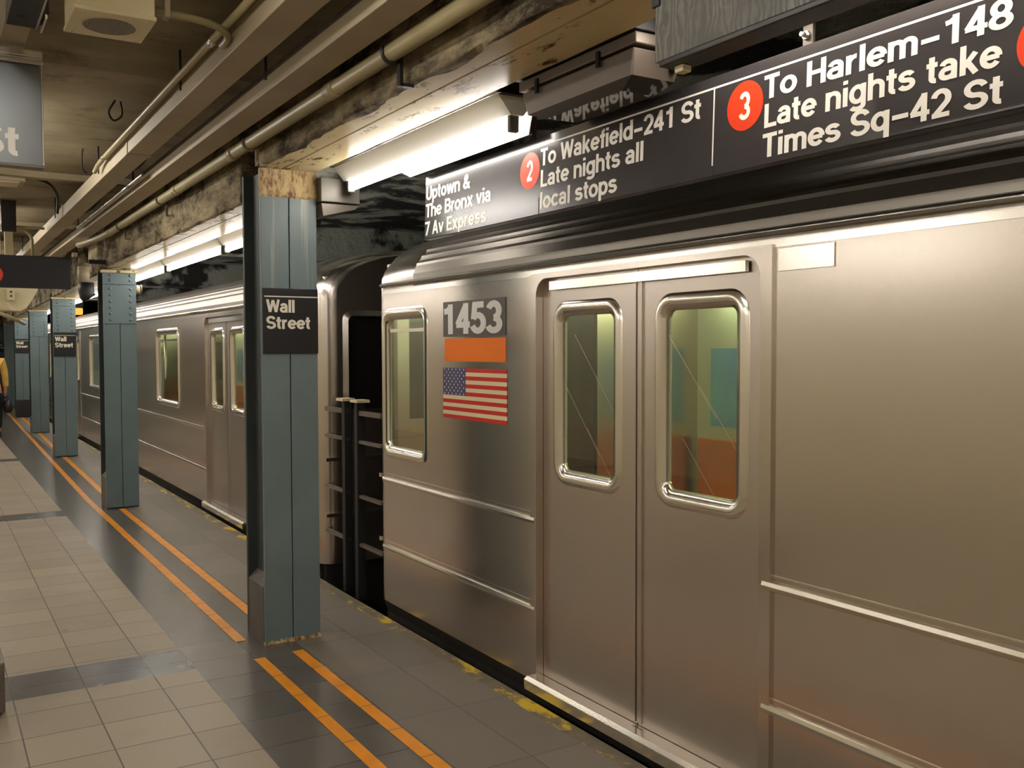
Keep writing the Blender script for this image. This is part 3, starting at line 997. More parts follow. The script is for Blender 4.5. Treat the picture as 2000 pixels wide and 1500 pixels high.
# slack cable
mb = MB().tube(curve([(1.22, 4.2, 2.95), (1.215, 4.8, 2.93), (1.22, 5.4, 2.86), (1.21, 6.0, 2.87), (1.215, 6.6, 2.80), (1.21, 7.5, 2.86), (1.215, 8.6, 2.79), (1.20, 9.6, 2.83)]), .012, 8)
tag(mb.build('cable', M['rubber']), 'slack black cable drooping in the gap between the two raceways', 'cable')
mb = MB().tube(curve([(.93, 5.72, 2.99), (.90, 5.75, 2.93), (.93, 5.78, 2.89), (.97, 5.76, 2.92), (.96, 5.74, 2.99)]), .006, 6)
tag(mb.build('wire', M['rubber']), 'loop of black wire hanging from the ceiling beside the wide raceway', 'wire')
mb = MB().tube(curve([(.955, 7.2, 2.99), (.95, 7.22, 2.93), (.96, 7.26, 2.86), (.99, 7.3, 2.84)]), .006, 6)
tag(mb.build('wire', M['rubber']), 'short black wire dropping to the end of the thin conduit', 'wire')

# loudspeaker box on the ceiling with its conduit
root = empty('ceiling_speaker', (.565, 3.57, 2.72), 'cream ceiling box with a round grille in its underside', 'speaker')
MB().box(.44, .69, 3.43, 3.70, 2.722, 2.995).build('cabinet', M['cream'], root, bevel=0.004)
vs = [(.565 + .085 * math.cos(k * math.pi / 16), 3.565 + .085 * math.sin(k * math.pi / 16), 2.7135) for k in range(32)]
g_ = MB().add(vs + [(x, y_, 2.717) for x, y_, z in vs], [tuple(range(31, -1, -1))] + [(k, (k + 1) % 32, 32 + (k + 1) % 32, 32 + k) for k in range(32)])
t = NT('speaker_grille')
vo = t.n('ShaderNodeTexVoronoi')
vo.inputs['Scale'].default_value = 120
t.l(t.pos(), vo.inputs['Vector'])
M['grille'] = t.bsdf(t.mix(t.ramp(vo.outputs['Distance'], 0.2, 0.5), lin(70, 64, 52), lin(120, 110, 90)), 0.6)
g_.build('grille', M['grille'], root)
MB().box(.436, .694, 3.426, 3.704, 2.716, 2.73).build('bottom_frame', M['cream'], root, bevel=0.002)
mb = MB()
for x_, y_ in ((.46, 3.45), (.67, 3.45), (.46, 3.68), (.67, 3.68)):
    mb.dome((x_, y_, 2.716), .005, (0, 0, -1))
mb.build('screws', M['alu'], root)
root = empty('conduit_elbow', (.75, 3.6, 2.82), 'curved conduit from the cream ceiling box to the wide raceway', 'conduit')
pth = [(.69, 3.56, 2.82), (.76, 3.565, 2.82)] + [(.82 + .2 * math.sin(R(a)), 3.57 + .2 - .2 * math.cos(R(a)), 2.82) for a in range(0, 91, 10)] + [(1.03, 3.85, 2.81)]
pth[-1] = (1.02, 3.83, 2.82)
pth = [(x_, y_, 2.795) for x_, y_, z_ in pth]
pth[0] = (.696, 3.56, 2.795)
MB().tube(pth, .014, 10).build('tube', M['pipe'], root)
MB().box(.745, .765, 3.54, 3.59, 2.775, 2.995).build('strap', M['duct'], root, bevel=0.003)

# dark box at the top left, its trunking continuing in ceiling colour
root = empty('ceiling_box', (.33, 3.6, 2.8), 'dark grey ceiling box with bright trimmed edges, at the top left corner', 'box')
MB().box(.278, .378, 2.9, 4.0, 2.80, 2.87).build('housing', M['col_base'], root)
MB().box(.279, .377, 2.9, 3.985, 2.7965, 2.80).build('bottom_plate', M['black_steel'], root)
mb = MB().box(.374, .381, 2.9, 4.0, 2.795, 2.805)
mb.build('edge_trim', M['alu'], root)
vs = [(.318 + .016 * math.cos(k * math.pi / 12), 3.86 + .022 * math.sin(k * math.pi / 12), 2.7955) for k in range(24)]
MB().add(vs, [tuple(range(23, -1, -1))]).build('hole', M['rubber'], root)
MB().box(.28, .376, 4.002, 4.72, 2.85, 2.99).build('trunking', M['duct'], root, bevel=0.003)
MB().box(.384, .41, 3.88, 4.02, 2.82, 2.90).build('bracket', M['dark_rail'], root, bevel=0.003)
MB().box(.395, .402, 3.86, 4.05, 2.80, 2.815).build('bracket_arm', M['alu'], root)
MB().box(.30, .36, 3.0, 3.06, 2.87, 2.995).build('mount', M['dark_rail'], root)

# hanging sign at the left edge: only its last letters are in view
Y0 = 4.40
root = empty('hanging_station_sign', (.0, Y0, 2.353), 'hanging grey sign with silver top rail at the left edge, ending in the letters St', 'sign')
MB().box(-.45, .43, Y0, Y0 + .05, 2.36, 2.765).build('panel', M['sign_silver'], root, bevel=0.002)
MB().box(-.455, .436, Y0 - .006, Y0 + .056, 2.350, 2.362).build('bottom_trim', M['bronze'], root, bevel=0.002)
MB().box(.429, .436, Y0 - .006, Y0 + .056, 2.362, 2.768).build('side_trim', M['alu'], root, bevel=0.002)
mb = MB()
vs = [(Y0 - .012, 2.77), (Y0 - .016, 2.785), (Y0 - .006, 2.793), (Y0 - .016, 2.801), (Y0 - .016, 2.826), (Y0 + .066, 2.826), (Y0 + .066, 2.77)]
n = len(vs)
V_ = [(-.455, a, b) for a, b in vs] + [(.437, a, b) for a, b in vs]
mb.add(V_, [(k, (k + 1) % n, n + (k + 1) % n, n + k) for k in range(n)] + [tuple(range(n - 1, -1, -1)), tuple(range(n, 2 * n))])
mb.build('top_rail', M['alu'], root, bevel=0.002)
lettering('Wall St', (-.165, Y0 - .0012, 2.392), (1, 0, 0), (0, 0, 1), .508, .122, M['sign_white'], root, .175)
for x_ in (-.3, .2):
    MB().box(x_ - .015, x_ + .015, Y0 + .01, Y0 + .04, 2.82, 2.998).build('hanger', M['dark_rail'], root)

# far black hanging sign with the edge of a red circle
Y0 = 10.0
root = empty('hanging_black_sign', (.7, Y0, 2.18), 'plain black hanging sign at the left with a sliver of red circle at its edge', 'sign')
MB().box(.2, 1.20, Y0, Y0 + .08, 2.182, 2.482).build('panel', M['sign_black'], root, bevel=0.003)
disc((.545, Y0 - .001, 2.30), .082, 32, (0, -1, 0)).build('route_bullet', M['red'], root)
MB().box(.647, .717, Y0 + .02, Y0 + .06, 2.48, 2.99).build('hanger_post', M['cream'], root, bevel=0.003)
MB().box(.62, .745, Y0 + .0, Y0 + .08, 2.70, 2.99).build('hanger_bracket', M['dark_rail'], root, bevel=0.003)

# conduit with an elbow beyond the black sign, and the ceiling lamp before it
root = empty('conduit_drop', (.6, 10.3, 2.78), 'conduit crossing the ceiling above the black sign and bending down behind it', 'conduit')
MB().tube([(.2, 10.35, 2.79), (1.015, 10.35, 2.785)], .013, 10).build('cross_run', M['pipe'], root)
MB().tube([(.3, 10.3, 2.765), (.78, 10.3, 2.765)] + [(.78 + .12 * math.sin(R(a)), 10.3, 2.645 + .12 * math.cos(R(a))) for a in range(10, 91, 10)] + [(.905, 10.3, 2.40)], .014, 10).build('elbow_run', M['pipe'], root)
MB().box(.33, .36, 10.27, 10.40, 2.77, 2.99).build('strap', M['dark_rail'], root)
root = empty('ceiling_lamp', (.5, 8.5, 2.9), 'small flat lamp on the ceiling below the hanging St sign', 'lamp')
MB().box(.35, .70, 8.44, 8.75, 2.925, 2.995).build('housing', M['duct'], root, bevel=0.006)
MB().box(.38, .66, 8.47, 8.72, 2.915, 2.925).build('diffuser', M['cream'], root, bevel=0.003)
root = empty('conduit_bend', (.9, 8.8, 2.95), 'dark conduit bending from the small flat lamp down to the wide raceway', 'conduit')
MB().tube(curve([(.70, 8.5, 2.965), (.78, 8.5, 2.965), (.88, 8.6, 2.95), (.955, 8.8, 2.91), (.99, 9.0, 2.86), (.995, 9.1, 2.78)]), .012, 8).build('tube', M['dark_rail'], root)

# pale tapered bulkhead with a small outlet box
root = empty('bulkhead_light', (.85, 13.2, 2.07), 'pale rounded bulkhead tapering downward beyond the black sign', 'bulkhead')
mb = MB()
rows = [(2.74, .10, 1.24), (2.5, .30, 1.24), (2.34, .42, 1.19), (2.2, .55, 1.12), (2.11, .70, 1.06), (2.075, .80, 1.0)]
vs = []
for z, a, b in rows:
    for k in range(9):
        x_ = a + (b - a) * k / 8
        vs.append((x_, 13.0 + .04 * abs(k - 4) / 4, z))
    for k in range(8, -1, -1):
        vs.append((a + (b - a) * k / 8, 13.5, z))
fs = [(i * 18 + k, i * 18 + (k + 1) % 18, (i + 1) * 18 + (k + 1) % 18, (i + 1) * 18 + k) for i in range(5) for k in range(18)]
fs += [tuple(range(17, -1, -1)), tuple(range(5 * 18, 6 * 18))]
mb.add(vs, fs)
mb.build('shell', M['cream'], root, bevel=0.01)
MB().box(.5, .8, 13.1, 13.4, 2.74, 2.98).build('stem', M['cream'], root)
root = empty('outlet_box', (.88, 12.9, 2.2), 'small cream outlet box with two dark square openings on the pale bulkhead', 'outlet')
MB().box(.842, .925, 12.86, 13.0, 2.195, 2.33).build('cover', M['cream'], root, bevel=0.004)
for z in (2.235, 2.285):
    MB().box(.875, .897, 12.856, 12.861, z, z + .022).build('opening', M['rubber'], root)
mb = MB().tube([(.70, 16, 2.25), (1.2, 16.2, 2.05), (1.30, 16.3, 2.0)], .03, 8)
tag(mb.build('sloping_pipe', M['pipe']), 'pale pipe sloping down below the pale bulkhead at the left edge', 'pipe')

# drop pipe with black fitting next to the second column
root = empty('drain_drop', (1.30, 9.75, 2.12), 'vertical grey pipe with black end fitting hanging left of the second column', 'pipe')
px, py = 1.325, 10.1
MB().tube([(px, py, 2.585), (px, py, 2.40)], .045, 12).build('upper_pipe', M['grime'], root)
MB().tube([(px, py, 2.41), (px, py, 2.255)], .055, 12).build('lower_pipe', M['duct'], root)
MB().tube([(px + .02, py, 2.255), (px + .02, py, 2.17), (px + .03, py, 2.13), (px + .05, py, 2.10)], .072, 14).build('end_fitting', M['black_steel'], root)
MB().box(px + .05, 1.54, py - .02, py + .02, 2.44, 2.48).build('wall_clamp', M['dark_rail'], root)
MB().box(px - .10, px - .05, py - .02, py + .02, 2.50, 2.54).build('side_valve', M['cream'], root, bevel=0.006)
# round box on the track side of the second column
root = empty('junction_box', (1.87, 10.40, 2.21), 'small round beige junction box on the track side of the second column', 'junction box')
MB().tube([(1.83, 10.36, 2.215), (1.89, 10.36, 2.215)], .045, 16).build('body', M['duct'], root)
MB().tube([(1.89, 10.36, 2.215), (1.905, 10.36, 2.215)], .05, 16).build('lid', M['bronze'], root)
# amber lamp in the tunnel
root = empty('signal_lamp', (2.55, 21, 2.3), 'amber lamp glowing above the far train, right of the third column', 'lamp')
MB().box(2.47, 2.68, 20.6, 20.8, 2.30, 2.43).build('glowing_panel', M['amber'], root, bevel=0.02)
MB().box(2.46, 2.69, 20.62, 20.85, 2.43, 2.97).build('hanger', M['black_steel'], root)

# low dark box at the left edge of the platform
root = empty('floor_box', (.15, 4.95, 0), 'low dark metal box standing on the floor, cut by the left edge of the picture', 'box')
MB().box(-.2, .265, 4.66, 5.15, .012, .24).build('body', M['bronze'], root, bevel=0.01)
for x_ in (-.17, .22):
    for y_ in (4.69, 5.09):
        MB().box(x_, x_ + .03, y_, y_ + .03, 0, .014).build('foot', M['black_steel'], root)


# ------------------------------------------------------------------ subway cars
CX = 2.38
LEN = 15.54
W_ = 2.68


def holed_wall(mb, plane, u0, u1, z0, z1, holes, d0, d1, mi=0):
    # wall in (u, z) with rectangular holes; plane 'x' -> u is y, depth is x; plane 'y' -> u is x, depth is y
    us = sorted({u0, u1} | {h[0] for h in holes} | {h[1] for h in holes})
    zs = sorted({z0, z1} | {h[2] for h in holes} | {h[3] for h in holes})

    def solid(i, j):
        if i < 0 or j < 0 or i >= len(us) - 1 or j >= len(zs) - 1:
            return False
        uc, zc = (us[i] + us[i + 1]) / 2, (zs[j] + zs[j + 1]) / 2
        return not any(h[0] < uc < h[1] and h[2] < zc < h[3] for h in holes)

    def P(u, z, d):
        return (d, u, z) if plane == 'x' else (u, d, z)
    for i in range(len(us) - 1):
        for j in range(len(zs) - 1):
            if not solid(i, j):
                continue
            a, b, c, d = us[i], us[i + 1], zs[j], zs[j + 1]
            mb.add([P(a, c, d0), P(b, c, d0), P(b, d, d0), P(a, d, d0)], [(0, 1, 2, 3)], mi)
            mb.add([P(a, c, d1), P(b, c, d1), P(b, d, d1), P(a, d, d1)], [(3, 2, 1, 0)], mi)
            for di, dj, q in ((-1, 0, ((a, c), (a, d))), (1, 0, ((b, c), (b, d))), (0, -1, ((a, c), (b, c))), (0, 1, ((a, d), (b, d)))):
                if not solid(i + di, j + dj):
                    (p0, p1) = q
                    mb.add([P(*p0, d0), P(*p1, d0), P(*p1, d1), P(*p0, d1)], [(0, 1, 2, 3)], mi)
    return mb


def rrect(u0, u1, z0, z1, r, n=6):
    pts = []
    for cu, cz, a in ((u1 - r, z1 - r, 0), (u0 + r, z1 - r, 90), (u0 + r, z0 + r, 180), (u1 - r, z0 + r, 270)):
        for k in range(n + 1):
            pts.append((cu + r * math.cos(R(a + 90 * k / n)), cz + r * math.sin(R(a + 90 * k / n))))
    return pts


def ring(mb, u0, u1, z0, z1, wd, r, x_out, x_in, mi=0):
    # rounded window frame on the plane x, standing proud from x_in to x_out
    A = rrect(u0, u1, z0, z1, r)
    Bm = rrect(u0 + wd * .35, u1 - wd * .35, z0 + wd * .35, z1 - wd * .35, max(.01, r - wd * .35))
    Cc = rrect(u0 + wd, u1 - wd, z0 + wd, z1 - wd, max(.01, r - wd))
    n = len(A)
    vs = [(x_in, u, z) for u, z in A] + [(x_out, u, z) for u, z in Bm] + [(x_in + .004, u, z) for u, z in Cc] + [(x_in + .03, u, z) for u, z in Cc]
    fs = []
    for L_ in range(3):
        for k in range(n):
            fs.append((L_ * n + k, L_ * n + (k + 1) % n, (L_ + 1) * n + (k + 1) % n, (L_ + 1) * n + k))
    return mb.add(vs, fs, mi, True)


def make_car(y0, label):
    root = empty('subway_car', (CX, y0, 0), label, 'subway car', 'cars of the silver train')
    yL = y0 + LEN
    fromend = lambda d: (y0 + d, yL - d)
    doors = [y0 + 2.535, y0 + 7.77, y0 + 13.005]
    wins = []
    for d0, d1 in ((.11, .735), (4.40, 5.62)):
        wins += [(y0 + d0, y0 + d1), (yL - d1, yL - d0)]
    holes = [(a + .03, b - .03, .985, 1.81) for a, b in wins] + [(c - .685, c + .685, .07, 1.915) for c in doors]
    RC = .13
    mb = holed_wall(MB(), 'x', y0 + RC, yL - RC, .055, 1.96, holes, CX, CX + .05)
    mb.build('side_wall', M['steel'], root)
    mb = holed_wall(MB(), 'x', y0, yL, .055, 1.96, [], CX + W_ - .05, CX + W_)
    mb.build('far_side_wall', M['car_wall'], root)
    # roof with flutes; smooth cowls at both ends
    base = [(0, 1.96), (0.0, 2.03), (.02, 2.075), (.05, 2.12), (.10, 2.175), (.17, 2.225), (.26, 2.268), (.40, 2.312), (.62, 2.35), (.95, 2.378), (1.34, 2.39)]

    def resample(pts, step):
        out = [Vector(pts[0])]
        for a, b in zip(pts[:-1], pts[1:]):
            a, b = Vector(a), Vector(b)
            k = max(1, round((b - a).length / step))
            for q in range(1, k + 1):
                out.append(a.lerp(b, q / k))
        return out
    fine = resample(base[2:], .0135)
    ribbed = [Vector(base[0]), Vector(base[1])]
    for k, q in enumerate(fine):
        a = fine[max(0, k - 1)]
        b = fine[min(len(fine) - 1, k + 1)]
        tn = (b - a).normalized()
        nn = Vector((-tn.y, tn.x))
        ribbed.append(q + nn * (.006 if k % 4 == 1 else -.003 if k % 4 == 3 else 0) * (1 if q.x < .9 else 0))
    mirror = lambda pts: [Vector((W_ - q.x, q.y)) for q in reversed(pts)]
    full = [(CX + q.x, q.y) for q in ribbed + mirror(ribbed)]
    smooth = [(CX + q[0], q[1]) for q in base] + [(CX + W_ - q[0], q[1]) for q in reversed(base)]
    mb = MB()
    mb.prism(full, y0 + .55, yL - .55, closed=False)
    mb.build('roof', M['steel_roof'], root)
    for a, b, s_ in ((y0 + .55, y0, -1), (yL - .55, yL, 1)):
        mb = MB()
        rings_ = []
        for t_ in (0, .4, .764, .82, .87, .91, .95, .98, 1.0):
            y_ = a + (b - a) * t_
            dd = max(0.0, RC - .55 * (1 - t_))
            ins = RC - math.sqrt(max(0, RC * RC - dd * dd))
            k = max(0, (t_ - .4) / .6) ** 2
            rings_.append([(CX + W_ / 2 + (x - CX - W_ / 2) * (1 - ins / (W_ / 2)), y_, 1.96 + (z - 1.96) * (1 - .12 * k)) for x, z in smooth])
        n_ = len(smooth)
        vs = [q for r_ in rings_ for q in r_]
        fs = [(i * n_ + k, i * n_ + k + 1, (i + 1) * n_ + k + 1, (i + 1) * n_ + k) for i in range(8) for k in range(n_ - 1)]
        mb.add(vs, fs, 0, True)
        mb.add(rings_[-1], [tuple(range(n_))])
        mb.build('roof_cowl', M['steel'], root)
    # end walls with dark end windows and door
    for yy, s_ in ((y0, 1), (yL, -1)):
        ew = holed_wall(MB(), 'y', CX + RC, CX + W_, .055, 1.96, [(CX + .21, CX + .78, 1.16, 1.85), (CX + 1.0, CX + 1.68, .1, 1.9)], yy, yy + s_ * .05).build('end_wall', M['steel'], root)
        MB().box(CX + .20, CX + .78, yy + s_ * .02, yy + s_ * .03, 1.16, 1.85).box(CX + 1.0, CX + 1.68, yy + s_ * .02, yy + s_ * .03, .1, 1.9).build('end_glass', M['glass_dark'], ew)
        mb = MB()
        for u0, u1, z0, z1 in ((CX + .17, CX + .81, 1.13, 1.88),):
            o_, i_ = rrect(u0, u1, z0, z1, .07), rrect(u0 + .04, u1 - .04, z0 + .04, z1 - .04, .04)
            n_ = len(o_)
            vs = [(u, yy, z) for u, z in o_] + [(u, yy - s_ * .012, z) for u, z in i_]
            mb.add(vs, [(k, (k + 1) % n_, n_ + (k + 1) % n_, n_ + k) for k in range(n_)], 0, True)
        mb.build('end_window_frame', M['steel_bright'], ew)
        MB().box(CX + .03, CX + 2.6, yy - s_ * .02, yy, .80, .825).box(CX + .03, CX + 2.6, yy - s_ * .02, yy, .40, .425).build('end_rail', M['steel_bright'], ew)
        pts = [(CX + RC - RC * math.cos(R(a_)), yy + s_ * (RC - RC * math.sin(R(a_)))) for a_ in range(0, 91, 9)]
        n_ = len(pts)
        MB().add([(x_, y_, .055) for x_, y_ in pts] + [(x_, y_, 1.96) for x_, y_ in pts], [(k, k + 1, n_ + k + 1, n_ + k) for k in range(n_ - 1)], 0, True).build('corner_post', M['steel'], root)
        # safety gate between cars
        gt = MB().box(CX + .02, CX + .075, yy - s_ * .40, yy - s_ * .35, -.05, 1.25).build('safety_gate', M['rubber'], root)
        MB().box(CX + .0, CX + .09, yy - s_ * .42, yy - s_ * .30, 1.25, 1.268).build('gate_cap', M['cream'], gt)
        mb = MB()
        for z, hh in ((1.165, .03), (.98, .02), (.62, .02), (.30, .02)):
            mb.box(CX + .03, CX + .06, yy - s_ * .40, yy, z, z + hh)
        mb.build('gate_arm', M['bronze'], gt)
        MB().box(CX + .5, CX + 2.2, yy - s_ * .44, yy, -.12, .03).build('coupler_plate', M['underframe'], root)
    # gutter, rub rails, sill
    MB().tube([(CX - .012, y0 + RC, 1.983), (CX - .012, yL - RC, 1.983)], .014, 10).build('gutter', M['steel_bright'], root)
    MB().box(CX - .004, CX + .01, y0 + RC, yL - RC, 1.93, 1.955).build('letter_strip', M['steel_bright'], root)
    segs = [(y0 + RC, doors[0] - .70), (doors[0] + .70, doors[1] - .70), (doors[1] + .70, doors[2] - .70), (doors[2] + .70, yL - RC)]
    for a, b in segs:
        for z in (.79, .375):
            MB().prism([(CX, z), (CX - .012, z + .006), (CX - .016, z + .019), (CX - .012, z + .032), (CX, z + .038)], a, b, smooth=False).build('rub_rail', M['steel_bright'], root)
            MB().box(CX - .003, CX, a, b, z + .052, z + .057).build('rail_flange', M['steel_bright'], root)
    MB().box(CX + .05, CX + W_ - .05, y0 + .05, yL - .05, -.55, .054).build('underframe', M['underframe'], root)
    MB().prism([(CX + .005, .055), (CX + .05, .055), (CX + .05, -.35), (CX + .03, -.35), (CX + .03, -.02)], y0 + .1, yL - .1).build('skirt', M['underframe'], root)
    for wi, (a, b) in enumerate(wins):
        f_ = ring(MB(), a, b, .945, 1.845, .07, .10, CX - .014, CX).build('window_frame', M['steel_bright'], root)
        MB().box(CX + .018, CX + .024, a + .03, b - .03, .98, 1.815).build('pane', M['glass'], f_)
        MB().box(CX + .012, CX + .03, a + .065, b - .065, 1.70, 1.72).build('vent_bar', M['steel_bright'], f_)
    for c in doors:
        th = MB().prism([(CX - .055, .03), (CX - .058, .075), (CX - .04, .088), (CX + .06, .088), (CX + .06, .03)], c - .72, c + .72).build('threshold', M['steel_bright'], root)
        fr_ = MB()
        fr_.box(CX - .012, CX + .0, c - .735, c - .685, .07, 1.94)
        fr_.box(CX - .012, CX + .0, c + .685, c + .735, .07, 1.94)
        fr_.box(CX - .012, CX + .0, c - .685, c + .685, 1.915, 1.94)
        for sgn in (-1, 1):
            pts = [(c + sgn * .685, 1.915), (c + sgn * .685, 1.835)] + [(c + sgn * (.605 + .08 * math.cos(R(a))), 1.835 + .08 * math.sin(R(a))) for a in range(0, 91, 15)]
            fr_.add([(CX - .012, u, z) for u, z in pts] + [(CX + .03, u, z) for u, z in pts], [tuple(range(len(pts)))] + [(k, k + 1, len(pts) + k + 1, len(pts) + k) for k in range(1, len(pts) - 1)])
        fr_.build('door_frame', M['steel'], root)
        for sgn in (-1, 1):
            a, b = (c - .683, c - .004) if sgn < 0 else (c + .004, c + .683)
            u0, u1 = ((c - .60, c - .10) if sgn < 0 else (c + .10, c + .60))
            mb = holed_wall(MB(), 'x', a, b, .09, 1.915, [(u0 + .03, u1 - .03, 1.03, 1.775)], CX + .028, CX + .055)
            d_ = mb.build('door_leaf', M['steel_door'], root)
            ring(MB(), u0, u1, .995, 1.81, .065, .095, CX + .012, CX + .028).build('door_window_frame', M['steel_bright'], d_)
            MB().box(CX + .040, CX + .046, u0 + .03, u1 - .03, 1.02, 1.785).build('door_pane', M['glass'], d_)
            mb = MB()  # streak reflections drawn on the pane as thin bright strips
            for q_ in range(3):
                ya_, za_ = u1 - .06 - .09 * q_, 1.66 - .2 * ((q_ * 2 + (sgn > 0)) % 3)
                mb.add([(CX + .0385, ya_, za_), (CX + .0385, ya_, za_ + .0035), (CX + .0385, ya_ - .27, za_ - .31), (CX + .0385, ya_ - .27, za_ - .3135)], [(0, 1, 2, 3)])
            mb.build('pane_reflection_streak', M['steel_bright'], d_)
            e0 = c - .03 if sgn < 0 else c + .006
            MB().box(CX + .020, CX + .03, e0, e0 + .024, .1, 1.90).build('door_nosing', M['steel_door'], d_)
        MB().box(CX + .004, CX + .02, c - .60, c + .60, 1.862, 1.90).build('door_header', M['steel_bright'], root)
    # interior
    MB().box(CX + .06, CX + W_ - .06, y0 + .06, yL - .06, .06, .085).build('interior_floor', M['car_floor'], root)
    MB().box(CX + .06, CX + W_ - .06, y0 + .06, yL - .06, 2.10, 2.12).build('interior_ceiling', M['car_wall'], root)
    for xx in (CX + .10, CX + 2.42):
        MB().box(xx, xx + .14, y0 + .3, yL - .3, 1.94, 2.09).build('light_strip', M['car_light'], root)
    for c in doors:
        for dy in (-1.0, 1.0):
            pl = MB().tube([(CX + .75, c + dy, .085), (CX + .75, c + dy, 2.1)], .017, 8)
            pl.build('grab_pole', M['steel_bright'], root)
    for a, b in ((y0 + 3.3, doors[1] - .8), (doors[1] + .8, doors[2] - .8)):
        for xa, xb, back in ((CX + .06, CX + .52, CX + .06), (CX + W_ - .52, CX + W_ - .06, CX + W_ - .12)):
            mb = MB().box(xa, xb, a, b, .45, .50).box(back, back + .06, a, b, .5, .93)
            bs = mb.build('bench_seat', M['seat_orange'], root, bevel=0.012)
    for a, b in ((y0 + .12, doors[0] - .8), (doors[2] + .8, yL - .12)):
        for xa, xb, back in ((CX + .06, CX + .52, CX + .06), (CX + W_ - .52, CX + W_ - .06, CX + W_ - .12)):
            MB().box(xa, xb, a, b, .45, .50).box(back, back + .06, a, b, .5, .93).build('bench_seat', M['seat_orange'], root, bevel=0.012)
    for k, yy in enumerate((y0 + .75, y0 + 4.2, y0 + 6.0, y0 + 9.0, y0 + 11.0, y0 + 14.79)):
        MB().box(CX + W_ - .056, CX + W_ - .05, yy - .55, yy + .55, 1.02, 1.60).build('advert', M['ad_blue'], root)
    for c in doors:
        MB().box(CX + W_ - .058, CX + W_ - .05, c - .68, c + .68, .09, 1.9).build('far_door', M['steel_door'], root)
        MB().box(CX + W_ - .062, CX + W_ - .058, c - .5, c + .5, 1.0, 1.75).build('far_door_glass', M['glass_dark'], root)
    return root


NEAR0 = 5.49 - LEN
near = make_car(NEAR0, 'nearest stainless subway car with a flag decal and an orange square beside its end window')
far = copy_tree(near)
far.location = (CX, 6.46, 0)
far['label'] = 'second stainless subway car, seen between the columns beyond the nearest car'
third = copy_tree(near)
third.location = (CX, 6.46 + LEN + .97, 0)
third['label'] = 'third subway car, far away beside the third and fourth columns'

# decals on the nearest car
xd = CX - .0015
XD = (0, -1, 0)
pl = MB().box(CX - .004, CX, 3.92, 4.565, 1.665, 1.85).build('number_plate', M['plate'], near)
lettering('1453', (CX - .0052, 4.555, 1.678), XD, ZD, .61, .158, M['plate_white'], pl, .20, 'digits')
MB().add([(xd, 4.555, 1.535), (xd, 4.555, 1.655), (xd, 3.92, 1.655), (xd, 3.92, 1.535)], [(0, 1, 2, 3)]).build('orange_decal', M['orange'], near)
mb = MB()
ya, yb, za, zb = 4.575, 3.91, 1.232, 1.50
for k in range(13):
    z1_ = zb - (zb - za) * k / 13
    z0_ = zb - (zb - za) * (k + 1) / 13
    y_s = ya - (ya - yb) * .38 if k < 7 else ya
    mb.add([(xd, y_s, z0_), (xd, y_s, z1_), (xd, yb, z1_), (xd, yb, z0_)], [(0, 1, 2, 3)], k % 2)
yc = ya - (ya - yb) * .38
zc = zb - (zb - za) * 7 / 13
mb.add([(xd, ya, zc), (xd, ya, zb), (xd, yc, zb), (xd, yc, zc)], [(0, 1, 2, 3)], 2)
for r_ in range(9):
    for c_ in range(6 if r_ % 2 == 0 else 5):
        sy = ya - (ya - yc) * ((c_ + (.5 if r_ % 2 == 0 else 1.0)) / 6)
        sz = zb - (zb - zc) * (r_ + .5) / 9
        pts = [(xd - .0006, sy + (.0085 if k % 2 == 0 else .0036) * math.sin(k * math.pi / 5), sz + (.0085 if k % 2 == 0 else .0036) * math.cos(k * math.pi / 5)) for k in range(10)]
        mb.add(pts, [tuple(range(10))], 1)
mb.build('flag_decal', [M['flag_red'], M['flag_white'], M['flag_blue']], near)
MB().box(CX - .005, CX, 1.975, 2.20, 1.85, 1.925).build('access_cover', M['steel_bright'], near, bevel=0.001)


# ------------------------------------------------------------------ person walking away at the far left
def skin_obj(name, chains, mat, parent, sub=2):
    # chains: list of lists of (x, y, z, r); chains after the first start from an existing point index given as int
    pts, edges, rad = [], [], []
    for ch in chains:
        prev = None
        for q in ch:
            if isinstance(q, int):
                prev = q
                continue
            pts.append(q[:3])
            rad.append(q[3])
            i = len(pts) - 1
            if prev is not None:
                edges.append((prev, i))
            prev = i
    off = parent.location
    me = bpy.data.meshes.new(name)
    me.from_pydata([Vector(q) for q in pts], edges, [])
    me.materials.append(mat)
    o = bpy.data.objects.new(name, me)
    COL.objects.link(o)
    o.parent = parent
    sk = o.modifiers.new('skin', 'SKIN')
    sk.use_smooth_shade = True
    lay = me.skin_vertices.new() if not me.skin_vertices else me.skin_vertices[0]
    lay = me.skin_vertices[0]
    for i, r_ in enumerate(rad):
        lay.data[i].radius = (r_, r_) if not isinstance(r_, tuple) else r_
        lay.data[i].use_root = (i == 0)
    sb = o.modifiers.new('subsurf', 'SUBSURF')
    sb.levels = sb.render_levels = sub
    return o


pr_ = empty('person', (1.015, 20.0, 0), 'person in a tan jacket and black trousers walking away, cut by the left edge', 'person')
